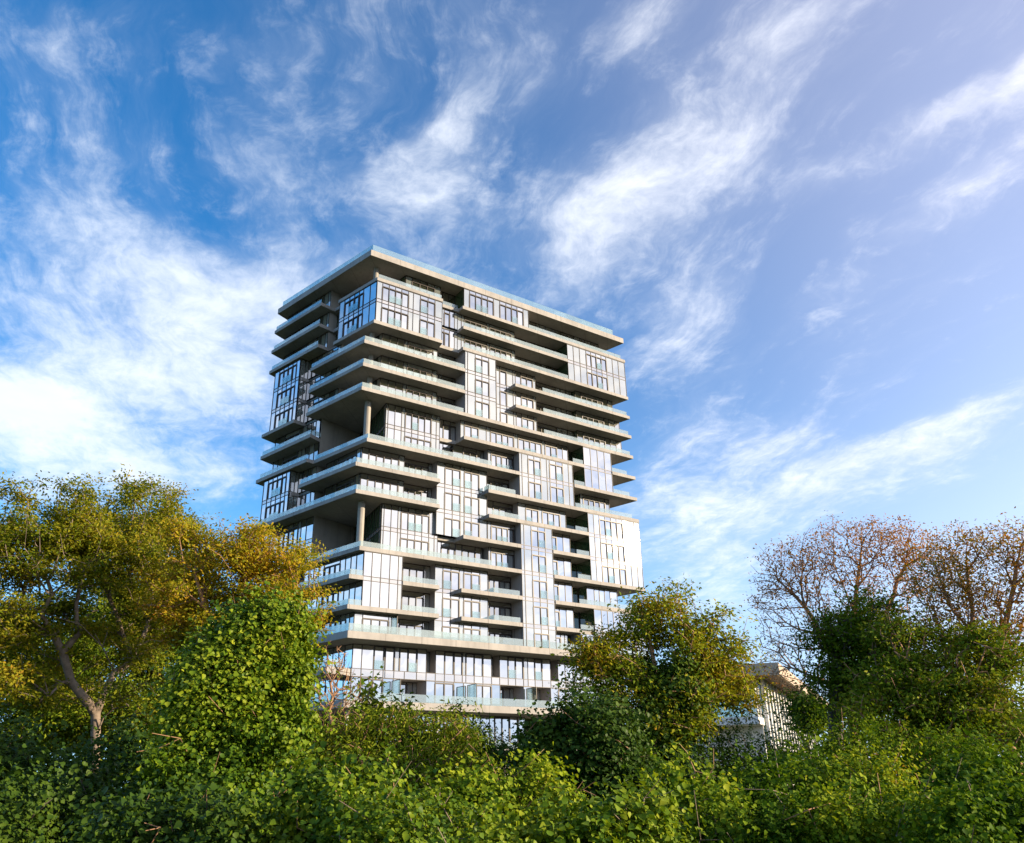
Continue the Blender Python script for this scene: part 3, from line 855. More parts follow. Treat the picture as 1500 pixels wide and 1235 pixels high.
IVY = np.array([(0, 0, 0), (-.48, .18, .10), (-.50, .50, .12), (0, 1.0, -.12), (.50, .50, .12), (.48, .18, .10)]), [np.array([(0, 3, 2, 1)]), np.array([(0, 5, 4, 3)])]
OVAL = np.array([(0, 0, 0), (-.26, .42, .08), (0, 1, -.10), (.26, .42, .08)]), [np.array([(0, 2, 1)]), np.array([(0, 3, 2)])]
LANCE = np.array([(0, 0, 0), (-.13, .40, .04), (0, 1, -.16), (.13, .40, .04)]), [np.array([(0, 2, 1)]), np.array([(0, 3, 2)])]


def leaves(name, pos, nrm, axis, size, shape, mat, parent, origin):
    """one mesh of many single leaves: nrm faces the light, axis is stalk to tip"""
    n = len(pos)
    nrm = unit(nrm)
    axis = unit(axis - nrm * np.sum(axis * nrm, 1, keepdims=True))
    side = np.cross(axis, nrm)
    tv, tf = shape
    k = len(tv)
    V = pos[:, None, :] + size[:, None, None] * (tv[None, :, 0, None] * side[:, None, :] + tv[None, :, 1, None] * axis[:, None, :] + tv[None, :, 2, None] * nrm[:, None, :])
    base = (np.arange(n) * k)[:, None]
    F = [np.concatenate([base + f for f in tf], 1).reshape(-1, tf[0].shape[1])]
    return mesh_np(name, V.reshape(-1, 3) - np.array(origin), F, mat, parent)


def lobe(px, py, rx, ry, dist, deep=1.0):
    """a bough-sized ellipsoid of the crown: centre and radii in metres"""
    d = ray(px, py)
    k = dist / math.hypot(d.x, d.y)
    s_ = k / FOCAL
    c = at(px, py, dist)
    return (np.array(c), np.array([rx * s_, (rx + ry) * .5 * s_ * deep, ry * s_]))


def mound(px, pytop, rx, dist, deep=1.0):
    """a heap of growth standing on the ground whose top reaches a given height"""
    d = ray(px, pytop)
    k = dist / math.hypot(d.x, d.y)
    top = EYE + d.z * k
    g = ground_at(px, dist)
    r = rx * k / FOCAL
    return (np.array((g.x, g.y, top * .42)), np.array([r, r * deep, top * .58]))


def ball(rng, n):
    return unit(rng.normal(size=(n, 3)))


def in_lobes(rng, lobes, n, lo=.35, hi=1.0):
    w = np.array([np.prod(r) ** (2 / 3) for _, r in lobes]); w /= w.sum()
    idx = rng.choice(len(lobes), n, p=w)
    C = np.array([l[0] for l in lobes])[idx]; Rr = np.array([l[1] for l in lobes])[idx]
    rad = (lo ** 2 + (hi ** 2 - lo ** 2) * rng.random(n)) ** .5
    d = ball(rng, n)
    return C + d * Rr * rad[:, None], idx


def grow(rng, trunk, tips, bf=0.35, seg=0.45, wob=0.06, up=0.1):
    """join every twig tip to the nearest suitable limb, nearest tips first"""
    cap = 60000
    P = np.zeros((cap, 3)); par = np.full(cap, -1); pl_ = np.zeros(cap)
    n = 0
    for tr in trunk:        # each: list of points; the first may already exist
        start = None
        if n:
            dd = np.linalg.norm(P[:n] - tr[0], axis=1)
            j = int(dd.argmin())
            if dd[j] < .02: start = j
        prev = start
        if prev is None:
            P[n] = tr[0]; par[n] = -1; prev = n; n += 1
        for q in tr[1:]:
            q = np.array(q, float)
            L = np.linalg.norm(q - P[prev]); m_ = max(1, int(L / seg))
            a = P[prev].copy()
            for i in range(1, m_ + 1):
                P[n] = a + (q - a) * i / m_ + rng.normal(size=3) * wob * .5 * (i < m_)
                par[n] = prev; pl_[n] = pl_[prev] + L / m_; prev = n; n += 1
    n0 = n
    base = P[:n0].copy()
    dist = np.min(np.linalg.norm(tips[:, None, :] - base[None, ::2, :], axis=2), 1)
    order = np.argsort(dist + rng.normal(size=len(tips)) * .25)
    tipnode = []
    lowz = trunk[0][0][2]
    for ti in order:
        t = tips[ti]
        dv = t - P[:n]
        dd = np.linalg.norm(dv, axis=1)
        cost = dd + bf * pl_[:n] + np.where(P[:n, 2] < lowz + .5, 50, 0)
        j = int(cost.argmin())
        L = dd[j]
        m_ = max(1, min(8, int(round(L / seg))))
        a = P[j].copy()
        pd = unit(a - P[par[j]]) if par[j] >= 0 else np.array([0, 0, 1.0])
        ctrl = a + (pd * .30 + unit(t - a) * .2 + np.array([0, 0, up])) * L
        prev = j
        for i in range(1, m_ + 1):
            s_ = i / m_
            q = (1 - s_) ** 2 * a + 2 * s_ * (1 - s_) * ctrl + s_ * s_ * t
            P[n] = q + rng.normal(size=3) * wob * (i < m_) * min(1, L)
            par[n] = prev; pl_[n] = pl_[prev] + L / m_; prev = n; n += 1
        tipnode.append(n - 1)
        if n > cap - 20: break
    P = P[:n]; par = par[:n]
    cnt = np.zeros(n)
    cnt[tipnode] = 1
    for i in range(n - 1, -1, -1):
        if par[i] >= 0: cnt[par[i]] += cnt[i]
    return P, par, np.maximum(cnt, 1), np.array(tipnode)


def tubes(name, P, par, rad, mat, parent, origin, mirror=None):
    """woody skeleton as tapering tubes"""
    idx = np.where(par >= 0)[0]
    VV = []; FF = []; off = 0
    big = rad[idx] > 0.03
    for sel, k in ((idx[big], 7), (idx[~big], 3)):
        if not len(sel): continue
        A = P[par[sel]]; Bp = P[sel]
        d = unit(Bp - A)
        ref = np.where(np.abs(d[:, 2:3]) > .9, np.array([[1., 0, 0]]), np.array([[0, 0, 1.]]))
        x = unit(np.cross(d, ref)); y = np.cross(d, x)
        ra = np.minimum(rad[par[sel]], rad[sel] * 1.7); rb = rad[sel]
        ang = np.arange(k) * 2 * np.pi / k
        ring = np.cos(ang)[None, :, None] * x[:, None, :] + np.sin(ang)[None, :, None] * y[:, None, :]
        Va = (A - d * ra[:, None] * .25)[:, None, :] + ring * ra[:, None, None]
        Vb = (Bp + d * rb[:, None] * .25)[:, None, :] + ring * rb[:, None, None]
        V = np.concatenate([Va, Vb], 1).reshape(-1, 3)
        b = (np.arange(len(sel)) * 2 * k)[:, None]
        i0 = np.arange(k); i1 = (i0 + 1) % k
        q = np.stack([i0, i1, i1 + k, i0 + k], 1)
        FF.append((b[:, :, None] + q[None]).reshape(-1, 4) + off)
        VV.append(V); off += len(V)
    return mesh_np(name, np.concatenate(VV) - np.array(origin), FF, mat, parent, smooth=True)


def tree(name, label, cat, seed, trunk, lobes, ntips, per, size, shape, leafmat, bark, group=None, r_tip=.006, rexp=.46, spread=.16, flat=.6, lo=.45, hi=1.02,
         leafsel=None, bf=.35, seg=.45, clump=None, droop=.25, extra=None, rmax=.3, upn=.7, wob=.06):
    rng = np.random.default_rng(seed)
    if clump:
        cc, _ = in_lobes(rng, lobes, clump[0], lo, hi)
        tips = cc[rng.integers(0, len(cc), ntips)] + rng.normal(size=(ntips, 3)) * clump[1] * np.array([1, 1, .5]) * rng.uniform(.5, 1.4, len(cc))[rng.integers(0, len(cc), ntips)][:, None]
    else:
        tips, _ = in_lobes(rng, lobes, ntips, lo, hi)
    base = np.array(trunk[0][0])
    P, par, cnt, tn = grow(rng, [[np.array(q, float) for q in tr] for tr in trunk], tips, bf, seg, wob)
    rad = np.minimum(r_tip * cnt ** rexp, rmax)
    root = empty(name, tuple(base))
    tag(root, label, cat, group)
    tubes('trunk', P, par, rad, bark, root, base)
    if per:
        T = P[tn]
        D = unit(P[tn] - P[par[tn]])
        if leafsel is not None:
            keep = leafsel(T, rng); T = T[keep]; D = D[keep]
        n = len(T) * per
        Tp = np.repeat(T, per, 0); Dp = np.repeat(D, per, 0)
        back = rng.random((n, 1)) * 1.4 - .3
        pos = Tp - Dp * back * spread * 1.6 + rng.normal(size=(n, 3)) * spread * np.array([1, 1, flat])
        ax = unit(pos - Tp + Dp * .3 * spread) + rng.normal(size=(n, 3)) * .5 + np.array([0, 0, -droop])
        nr = np.array([0, 0, upn]) + np.repeat(rng.normal(size=(len(T), 3)) * .42, per, 0) + rng.normal(size=(n, 3)) * .45 + np.array(to_sun) * .25
        sz = size * rng.uniform(.65, 1.25, n)
        leaves('crown', pos, nr, ax, sz, shape, leafmat, root, base)
    return root


def runs(rng, start, dirs, length, step, sag):
    """points strung along hanging strands or upright shoots"""
    out_p = []; out_d = []
    for p0, d0, L in zip(start, dirs, length):
        k = max(3, int(L / step))
        s_ = np.linspace(0, 1, k)[:, None]
        bend = rng.normal(size=3) * .12
        q = p0 + d0 * L * s_ + bend * L * s_ ** 2 + np.array([0, 0, sag]) * L * s_ ** 2 + rng.normal(size=(k, 3)) * .018
        out_p.append(q); out_d.append(np.repeat((d0 + np.array([0, 0, sag]))[None], k, 0))
    return np.concatenate(out_p), np.concatenate(out_d)


def ivy(name, label, cat, seed, lobes, n, size, leafmat, shape=IVY, group=None, bark=None, stems=0, rough=.25, hang=.55, part='foliage', inward=.2, strands=0, shoots=0, sunlean=.3, tuft=26, tsig=.10, lumpy=1.0, hollow_f=1.0):
    """creeper or scrub over lumpy mounds: a shadowed inner layer, tufts that each face their own way, trailing strands and shoots"""
    rng = np.random.default_rng(seed)
    kids = []
    for c_, r_ in lobes:
        for d_ in ball(rng, 8):
            if d_[2] < -.35: continue
            s_ = rng.uniform(.20, .42)
            kids.append((c_ + d_ * r_ * rng.uniform(.75, 1.04), np.full(3, r_.min()) * s_ * np.array([1, 1, rng.uniform(.7, 1.4)])))
    lobes = list(lobes) + kids
    C = np.array([l[0] for l in lobes]); Rr = np.array([l[1] for l in lobes])
    w = np.array([(r[0] * r[2] + r[0] * r[1] + r[1] * r[2]) for _, r in lobes]); w /= w.sum()

    def surface(m_, mean, sig):
        idx = rng.choice(len(lobes), int(m_ * 3.2) + 50, p=w)
        d = ball(rng, len(idx))
        f = 1 + mean + sig * rng.normal(size=len(idx))
        p = C[idx] + d * Rr[idx] * f[:, None]
        nr = unit(d / Rr[idx])
        keep = p[:, 2] > .03
        for j in range(len(lobes)):
            keep &= ~((np.sum(((p - C[j]) / Rr[j]) ** 2, 1) < .62) & (idx != j))
        p = p[keep][:m_]; nr = nr[keep][:m_]
        return p, nr
    # inner shadowed layer
    p1, n1 = surface(int(n * .30), -inward * .7, .08)
    s1 = size * rng.uniform(.7, 1.2, len(p1))
    m1 = n1 * .9 + rng.normal(size=p1.shape) * .5 + np.array([0, 0, .2])
    a1 = np.array([0, 0, -hang]) + rng.normal(size=p1.shape) * .55
    # tufts
    tc, tn = surface(int(n * 1.2 / tuft), .015, .075 * lumpy)
    kv = unit(rng.normal(size=(8, 3))) * rng.uniform(4.5, 9.5, 8)[:, None] * hollow_f; ph = rng.random(8) * 6.28
    hv = np.sin(tc @ kv.T + ph).sum(1)
    ok = (hv > -.25) | (rng.random(len(tc)) < .10)
    tc = tc[ok] + tn[ok] * np.clip(hv[ok], -2, 3)[:, None] * .030 * lumpy; tn = tn[ok]
    k = rng.integers(int(tuft * .5), int(tuft * 1.5), len(tc))
    tp = np.repeat(tc, k, 0); tnn = np.repeat(tn + rng.normal(size=tc.shape) * .42, k, 0)
    sg = np.repeat(rng.uniform(.6, 1.5, len(tc)), k)[:, None] * tsig
    p2 = tp + rng.normal(size=tp.shape) * sg * np.array([1, 1, 1.25]) + np.array([0, 0, -.04])
    s2 = size * np.repeat(rng.uniform(.75, 1.25, len(tc)), k) * rng.uniform(.5, 1.3, len(p2))
    m2 = unit(tnn) * .9 + rng.normal(size=p2.shape) * .34 + np.array([0, 0, .38]) + np.array(to_sun) * sunlean
    a2 = np.array([0, 0, -hang]) + rng.normal(size=p2.shape) * .45
    Ps = [p1, p2]; Ns = [m1, m2]; As = [a1, a2]; Ss = [s1, s2]
    woody = []
    for cnt_, up_, sag, L0, L1 in ((strands, -1.0, -.5, .3, 1.1), (shoots, .9, -.25, .14, .5)):
        if not cnt_: continue
        c_, n_ = surface(cnt_ * 2, .02, .05)
        ok = n_[:, 2] > (-.9 if up_ < 0 else .05)
        c_ = c_[ok][:cnt_]; n_ = n_[ok][:cnt_]
        d_ = unit(n_ * (.35 if up_ < 0 else .6) + np.array([0, 0, up_]) + rng.normal(size=c_.shape) * .3)
        q, dq = runs(rng, c_, d_, rng.uniform(L0, L1, len(c_)) ** 1.0, size * .5, sag)
        q[:, 2] = np.maximum(q[:, 2], .05)
        Ps.append(q); As.append(dq * .5 + rng.normal(size=q.shape) * .7 + np.array([0, 0, -.3])); Ns.append(rng.normal(size=q.shape) * .5 + np.array([0, -.35, .6])); Ss.append(size * rng.uniform(.5, 1.15, len(q)))
    P_ = np.concatenate(Ps); N_ = np.concatenate(Ns); A_ = np.concatenate(As); S_ = np.concatenate(Ss)
    base = np.array([C[:, 0].mean(), C[:, 1].mean(), 0.0])
    root = empty(name, tuple(base)); tag(root, label, cat, group)
    leaves(part, P_, N_, A_, S_, shape, leafmat, root, base)
    if stems:
        q_ = rng.integers(0, len(p2), stems)
        tips = p2[q_] + unit(m2[q_]) * rng.uniform(-.1, .24, (stems, 1))
        j = int(np.argmax(C[:len(C) - len(kids), 2]))
        foot = np.array([C[j, 0], C[j, 1], 0.0])
        P, par, cnt, tn_ = grow(rng, [[foot, foot + (C[j] - foot) * .5 + rng.normal(size=3) * .05, C[j]]], tips, .4, .4, .05)
        tubes('stems', P, par, np.minimum(.0032 * cnt ** .45, .12), bark, root, base)
    return root


# leaf and bark colours (dark leaf stops lowered, painting in deeper shade)
LM_OLIVE = leaf_mat('autumn_olive_leaf', [(.045, .085, .009), (.10, .15, .012), (.20, .22, .015), (.31, .28, .02), (.36, .22, .02)], .45, trans=.42)
LM_YELLOW = leaf_mat('autumn_yellow_leaf', [(.09, .14, .012), (.22, .25, .016), (.38, .33, .02), (.45, .30, .022), (.43, .16, .02)], .55, trans=.42)
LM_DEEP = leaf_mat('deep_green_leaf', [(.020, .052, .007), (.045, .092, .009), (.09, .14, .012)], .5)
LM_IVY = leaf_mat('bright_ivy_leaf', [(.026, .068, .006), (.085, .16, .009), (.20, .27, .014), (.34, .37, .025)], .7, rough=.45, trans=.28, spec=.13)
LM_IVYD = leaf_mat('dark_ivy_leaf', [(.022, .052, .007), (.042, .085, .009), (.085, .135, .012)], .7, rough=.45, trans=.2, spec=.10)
LM_MID = leaf_mat('shrub_leaf', [(.030, .075, .007), (.085, .15, .010), (.20, .25, .016), (.28, .27, .022)], .8)
LM_RUST = leaf_mat('rusty_leaf', [(.26, .13, .025), (.40, .17, .03), (.46, .24, .035), (.34, .10, .03)], .6, trans=.42)
LM_GOLD = leaf_mat('green_to_orange_leaf', [(.06, .12, .010), (.14, .21, .013), (.25, .29, .018), (.36, .32, .02), (.44, .21, .02)], .75)
LM_VINE = leaf_mat('vine_leaf', [(.016, .048, .004), (.05, .11, .006), (.15, .23, .011), (.32, .37, .02)], .9, rough=.6, spec=.06, trans=.3)
LM_LIME = leaf_mat('young_vine_leaf', [(.03, .075, .006), (.10, .18, .010), (.22, .30, .014), (.36, .40, .025), (.30, .17, .03)], .9, rough=.55, spec=.08, trans=.34)
LM_DEEP2 = leaf_mat('evergreen_leaf', [(.05, .10, .009), (.10, .17, .012), (.20, .26, .016)], .6, trans=.35)
LM_GOLD2 = leaf_mat('green_yellow_leaf', [(.05, .10, .009), (.11, .18, .012), (.22, .26, .018), (.34, .27, .02)], .75)
BK_PALE = bark_mat('pale_bark', (.27, .21, .155), (.15, .11, .08))
BK_RED = bark_mat('red_brown_twig', (.40, .23, .12), (.26, .14, .075))
BK_DARK = bark_mat('dark_bark', (.11, .085, .065), (.06, .045, .035))


def pts(*a):
    return [np.array(at(x, y, d)) for x, y, d in a]


def trunk_from(px, dist, *more):
    g = np.array(ground_at(px, dist))
    return [g] + pts(*more)


# --- left: two big autumn trees and what grows under them
Lb = lobe
t1 = trunk_from(150, 22, (140, 1045, 22))
tree('autumn_tree', 'tall spreading tree with pale forked limbs and olive yellow leaves, nearest the left edge', 'tree', 11,
     [t1, [t1[-1]] + pts((105, 1000, 21.8), (92, 955, 21.6), (60, 900, 21.4)),
      [t1[-1]] + pts((168, 985, 21.8), (150, 948, 21.5), (118, 915, 21.2), (40, 888, 20.8)),
      pts((168, 985, 21.8), (190, 972, 22), (215, 920, 22.3), (235, 880, 22.5)),
      pts((190, 972, 22), (180, 930, 22.6), (150, 850, 22.6))],
     [Lb(10, 780, 80, 66, 21.5), Lb(80, 770, 70, 60, 22), Lb(150, 790, 70, 56, 22), Lb(215, 755, 55, 46, 22.5), Lb(-50, 830, 90, 95, 22), Lb(40, 850, 90, 44, 21.2), Lb(130, 850, 80, 50, 21.8), Lb(205, 830, 60, 60, 22.6), Lb(250, 800, 36, 50, 23), Lb(0, 920, 80, 40, 21.5), Lb(100, 925, 80, 36, 22.5), Lb(200, 910, 60, 40, 23), Lb(60, 985, 70, 36, 22.5), Lb(230, 960, 50, 40, 23.5), Lb(20, 1000, 60, 36, 21), Lb(120, 1000, 50, 36, 23.5), Lb(60, 945, 46, 28, 20.8), Lb(205, 955, 34, 26, 21.4), Lb(150, 1015, 40, 22, 20.6)],
     2400, 32, .088, OVAL, LM_OLIVE, BK_PALE, 'autumn trees on the left', r_tip=.005, rexp=.40, rmax=.105, clump=(165, .27), spread=.12, flat=.45, hi=1.08)
t2 = trunk_from(345, 19.5, (345, 1000, 19.5), (345, 965, 19.4))
tree('autumn_tree', 'golden tree with reddish twigs whose right boughs reach in front of the tower', 'tree', 12,
     [t2, [t2[-1]] + pts((330, 935, 19.3), (300, 890, 19.2), (285, 840, 19.2)), [t2[-1]] + pts((362, 935, 19.4), (352, 880, 19.6), (360, 830, 19.7)),
      [t2[-1]] + pts((385, 950, 19.2), (430, 905, 19), (462, 872, 19))],
     [Lb(330, 815, 65, 48, 19.5), Lb(385, 815, 55, 45, 19.3), Lb(425, 850, 42, 45, 19), Lb(468, 850, 22, 26, 18.9), Lb(280, 800, 50, 48, 20), Lb(300, 880, 70, 55, 19.2), Lb(375, 885, 65, 40, 19), Lb(445, 905, 26, 20, 18.8), Lb(265, 880, 50, 50, 20.5), Lb(335, 925, 50, 26, 19), Lb(415, 925, 36, 22, 18.8), Lb(270, 930, 40, 34, 20)],
     1900, 22, .082, OVAL, LM_YELLOW, BK_RED, 'autumn trees on the left', r_tip=.0045, rexp=.42, clump=(115, .23), spread=.11, flat=.5, hi=1.15)
t3 = trunk_from(230, 30, (230, 1000, 30), (225, 930, 30))
tree('autumn_tree', 'rounded tree top showing behind the gap between the olive and the golden tree', 'tree', 13,
     [t3], [Lb(215, 760, 70, 55, 29), Lb(160, 800, 80, 60, 30), Lb(250, 830, 55, 70, 30), Lb(190, 880, 100, 60, 30)],
     1500, 30, .105, OVAL, LM_OLIVE, BK_PALE, 'autumn trees on the left', clump=(110, .32), spread=.16, r_tip=.007)
t4 = trunk_from(40, 27, (40, 1020, 27))
tree('leafy_tree', 'green leafy tree filling the low gap under the leftmost crown', 'tree', 14,
     [t4], [Lb(20, 965, 90, 60, 26), Lb(110, 1000, 90, 50, 26.5), Lb(-60, 960, 80, 80, 27), Lb(200, 985, 80, 60, 27), Lb(290, 1000, 60, 60, 27), Lb(30, 1050, 100, 45, 25), Lb(150, 1060, 110, 45, 25), Lb(170, 930, 70, 50, 27), Lb(240, 930, 50, 50, 27), Lb(90, 940, 60, 40, 26), Lb(60, 1060, 90, 30, 24), Lb(180, 1050, 80, 34, 24), Lb(250, 1060, 60, 40, 23)],
     2600, 34, .105, OVAL, LM_MID, BK_DARK, clump=(260, .32), spread=.18)
# ivy tower on a dead trunk
ivy('ivy_clad_stump', 'tall dead trunk wrapped in bright green ivy left of the tower', 'ivy', 21,
    [Lb(398, 915, 34, 30, 11), Lb(362, 930, 36, 34, 11.1), Lb(428, 940, 20, 30, 10.9), Lb(310, 985, 40, 36, 11.1), Lb(395, 985, 56, 54, 11), Lb(335, 1020, 62, 50, 11), Lb(440, 1010, 20, 34, 10.8), Lb(432, 1065, 30, 44, 10.8), Lb(288, 1050, 28, 34, 11), Lb(385, 1070, 62, 52, 10.8), Lb(318, 1100, 54, 60, 10.9), Lb(300, 1150, 64, 60, 10.6), mound(385, 1110, 74, 10.7), mound(310, 1135, 74, 10.4)],
    84000, .046, LM_IVY, bark=BK_RED, stems=340, strands=260, shoots=120, lumpy=1.8, inward=.34, tsig=.10, hollow_f=.62)
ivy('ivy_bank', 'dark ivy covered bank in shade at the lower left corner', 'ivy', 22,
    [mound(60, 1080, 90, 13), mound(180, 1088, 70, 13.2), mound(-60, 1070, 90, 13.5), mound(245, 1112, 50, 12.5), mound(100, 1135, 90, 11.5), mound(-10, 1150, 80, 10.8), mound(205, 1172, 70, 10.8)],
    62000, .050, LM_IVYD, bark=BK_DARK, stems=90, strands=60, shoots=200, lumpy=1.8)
# --- between ivy trunk and tower
t5 = trunk_from(476, 15, (480, 1085, 15), (482, 1040, 15), (484, 1000, 15))
tree('bare_bush', 'leafless reddish bush of fine tangled twigs beside the ivy trunk', 'bush', 31,
     [t5], [Lb(482, 1000, 32, 38, 15), Lb(505, 1015, 26, 30, 15), Lb(465, 1040, 30, 40, 15), Lb(490, 965, 20, 22, 15), Lb(500, 1070, 40, 30, 15)],
     620, 0, 0, OVAL, None, BK_RED, r_tip=.0032, rexp=.40, seg=.15, wob=.10, lo=.1, hi=1.25)
for i, (label, px, top, w_, hgt, dist) in enumerate((('young upright sapling with glossy leaves, the taller of the two before the podium', 540, 985, 26, 34, 16),
                                                     ('young upright sapling with glossy leaves, the shorter of the two before the podium', 588, 1012, 20, 26, 16))):
    g = trunk_from(px - 4, dist, (px - 2, 1080, dist), (px, top + 6, dist))
    tree('sapling', label, 'sapling', 41 + i, [g], [Lb(px, top + hgt * .75, w_ * .7, hgt * .7, dist), Lb(px, top + hgt * 1.5, w_, hgt * .8, dist), Lb(px + 3, top + hgt * 2.1, w_ * 1.15, hgt * .7, dist)],
         70 - 20 * i, 9, .12, OVAL, LM_MID, BK_PALE, 'saplings in front of the podium', spread=.10, r_tip=.006, lo=.2, droop=.3, seg=.25)
t6 = trunk_from(575, 14, (575, 1130, 14))
tree('wild_shrub', 'wide tangled shrub with narrow drooping leaves and brown stems before the tower base', 'shrub', 33,
     [t6], [Lb(520, 1085, 52, 46, 14), Lb(590, 1075, 60, 42, 14), Lb(655, 1085, 50, 40, 14), Lb(560, 1130, 100, 45, 13.6), Lb(660, 1130, 60, 42, 13.6), Lb(480, 1120, 50, 50, 14), Lb(600, 1170, 120, 40, 13.2)],
     1300, 20, .095, LANCE, LM_MID, BK_RED, r_tip=.005, spread=.13, lo=.3, droop=.9, seg=.3, upn=.4)
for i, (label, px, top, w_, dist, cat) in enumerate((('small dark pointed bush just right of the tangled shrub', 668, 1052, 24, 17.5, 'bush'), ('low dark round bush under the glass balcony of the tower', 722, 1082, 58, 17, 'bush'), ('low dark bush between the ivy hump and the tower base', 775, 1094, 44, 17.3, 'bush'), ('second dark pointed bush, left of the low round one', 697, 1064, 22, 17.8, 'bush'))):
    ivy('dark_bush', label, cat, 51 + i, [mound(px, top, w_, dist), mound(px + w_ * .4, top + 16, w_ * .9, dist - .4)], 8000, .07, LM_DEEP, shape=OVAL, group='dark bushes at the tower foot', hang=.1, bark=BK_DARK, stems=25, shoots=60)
# --- mid right: ivy hump and golden green tree
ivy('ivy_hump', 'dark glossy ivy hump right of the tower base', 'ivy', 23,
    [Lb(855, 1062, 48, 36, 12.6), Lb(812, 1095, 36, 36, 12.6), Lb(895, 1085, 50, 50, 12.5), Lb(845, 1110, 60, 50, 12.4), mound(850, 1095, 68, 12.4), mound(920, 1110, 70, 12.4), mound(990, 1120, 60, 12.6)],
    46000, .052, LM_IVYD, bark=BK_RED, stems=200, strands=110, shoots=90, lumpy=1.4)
t7 = trunk_from(985, 15.5, (985, 1080, 15.5), (975, 1030, 15.5))
tree('golden_green_tree', 'bushy tree with yellow green leaves and an orange cluster hiding the tower corner', 'tree', 34,
     [t7, [t7[-1]] + pts((960, 980, 15.4), (950, 930, 15.4)), [t7[-1]] + pts((1010, 980, 15.5), (1035, 940, 15.6)), [t7[-1]] + pts((930, 1010, 15.3), (895, 985, 15.2))],
     [Lb(968, 895, 46, 32, 15.4), Lb(925, 935, 42, 36, 15.2), Lb(1040, 935, 44, 38, 15.6), Lb(900, 975, 40, 34, 15.2), Lb(985, 965, 60, 48, 15.6), Lb(1000, 1005, 50, 44, 15.2), Lb(930, 1015, 62, 40, 15), Lb(880, 1005, 38, 25, 15), Lb(980, 1060, 60, 45, 15), Lb(1068, 985, 24, 34, 15.8), Lb(880, 960, 30, 26, 15.1), Lb(1085, 1030, 26, 22, 15.6)],
     1800, 19, .076, OVAL, LM_GOLD, BK_RED, r_tip=.004, rexp=.43, clump=(150, .17), spread=.10, flat=.6, lo=.3, hi=1.22, seg=.3)
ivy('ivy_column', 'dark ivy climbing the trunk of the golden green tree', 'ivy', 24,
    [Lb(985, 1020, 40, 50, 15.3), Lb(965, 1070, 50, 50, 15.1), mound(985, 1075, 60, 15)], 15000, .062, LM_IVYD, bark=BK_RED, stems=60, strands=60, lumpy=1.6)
# --- right: thin rusty trees over green shrubs
t8 = trunk_from(1250, 19, (1248, 1060, 19), (1245, 1000, 19))
top_keep = lambda f: (lambda T, rng: rng.random(len(T)) < f)
tree('rusty_tree', 'half bare tree of fine red twigs with rusty leaves, right of the low house', 'tree', 35,
     [t8, [t8[-1]] + pts((1215, 950, 19), (1180, 890, 19), (1140, 850, 19)), [t8[-1]] + pts((1250, 930, 19), (1255, 860, 19), (1262, 800, 19)),
      [t8[-1]] + pts((1285, 940, 19.2), (1310, 870, 19.4), (1330, 810, 19.5)), pts((1215, 950, 19), (1170, 950, 18.8), (1120, 935, 18.7))],
     [Lb(1165, 830, 62, 46, 19), Lb(1240, 795, 66, 38, 19), Lb(1310, 795, 55, 38, 19.4), Lb(1130, 880, 36, 46, 19), Lb(1145, 945, 42, 42, 18.8), Lb(1215, 860, 70, 50, 19), Lb(1290, 865, 60, 50, 19.2), Lb(1350, 830, 50, 54, 19.6), Lb(1160, 990, 44, 32, 18.8), Lb(1210, 920, 70, 40, 18.6), Lb(1300, 920, 60, 40, 19)],
     3000, 6, .060, OVAL, LM_RUST, BK_RED, 'rusty trees on the right', r_tip=.0032, rexp=.42, rmax=.14, spread=.09, lo=.3, hi=1.06, seg=.3, wob=.05, leafsel=lambda T, rng: rng.random(len(T)) < np.clip((T[:, 2] - 4.5) * .45, .22, .85))
t9 = trunk_from(1500, 18, (1478, 1090, 18), (1450, 1010, 18))
tree('rusty_tree', 'leaning tree with thick dark trunk, rust and yellow leaves, at the right edge', 'tree', 36,
     [t9, [t9[-1]] + pts((1430, 940, 18), (1420, 870, 18.2), (1415, 810, 18.4)), [t9[-1]] + pts((1470, 930, 18), (1485, 860, 18), (1495, 800, 18)), [t9[-1]] + pts((1405, 960, 17.9), (1370, 910, 17.9))],
     [Lb(1410, 800, 52, 36, 18.4), Lb(1480, 795, 55, 38, 18), Lb(1550, 820, 60, 60, 18), Lb(1370, 840, 50, 50, 18.2), Lb(1400, 870, 55, 50, 18.2), Lb(1465, 860, 65, 50, 18), Lb(1370, 930, 50, 50, 17.9), Lb(1440, 930, 60, 45, 18), Lb(1510, 940, 55, 60, 18)],
     2500, 8, .062, OVAL, leaf_mat('rust_to_yellow_leaf', [(.13, .16, .015), (.28, .22, .02), (.40, .20, .03), (.34, .12, .03)], .5, trans=.42), BK_RED, 'rusty trees on the right', r_tip=.0032, rexp=.42, rmax=.17, spread=.10, lo=.3, hi=1.06, seg=.3, wob=.05,
     leafsel=lambda T, rng: rng.random(len(T)) < np.clip(.95 - (T[:, 2] - 3.5) * .13, .22, .95))
t10 = trunk_from(1225, 18.2, (1222, 1050, 18.2), (1225, 960, 18.2))
tree('leafy_tree', 'green evergreen growing up inside the half bare rusty tree', 'tree', 37,
     [t10, [t10[-1]] + pts((1215, 930, 18.1), (1240, 905, 18.2)), [t10[-1]] + pts((1265, 955, 18.2), (1290, 930, 18.3))],
     [Lb(1262, 900, 34, 24, 18.2), Lb(1222, 915, 34, 26, 18), Lb(1255, 925, 34, 28, 18.1), Lb(1222, 960, 34, 34, 18), Lb(1225, 1010, 34, 30, 18), Lb(1240, 985, 44, 36, 18.1), Lb(1290, 960, 36, 36, 18.3), Lb(1275, 1015, 46, 34, 18.2)],
     760, 20, .082, OVAL, LM_DEEP2, BK_DARK, clump=(80, .2), spread=.13, lo=.25, hi=1.25)
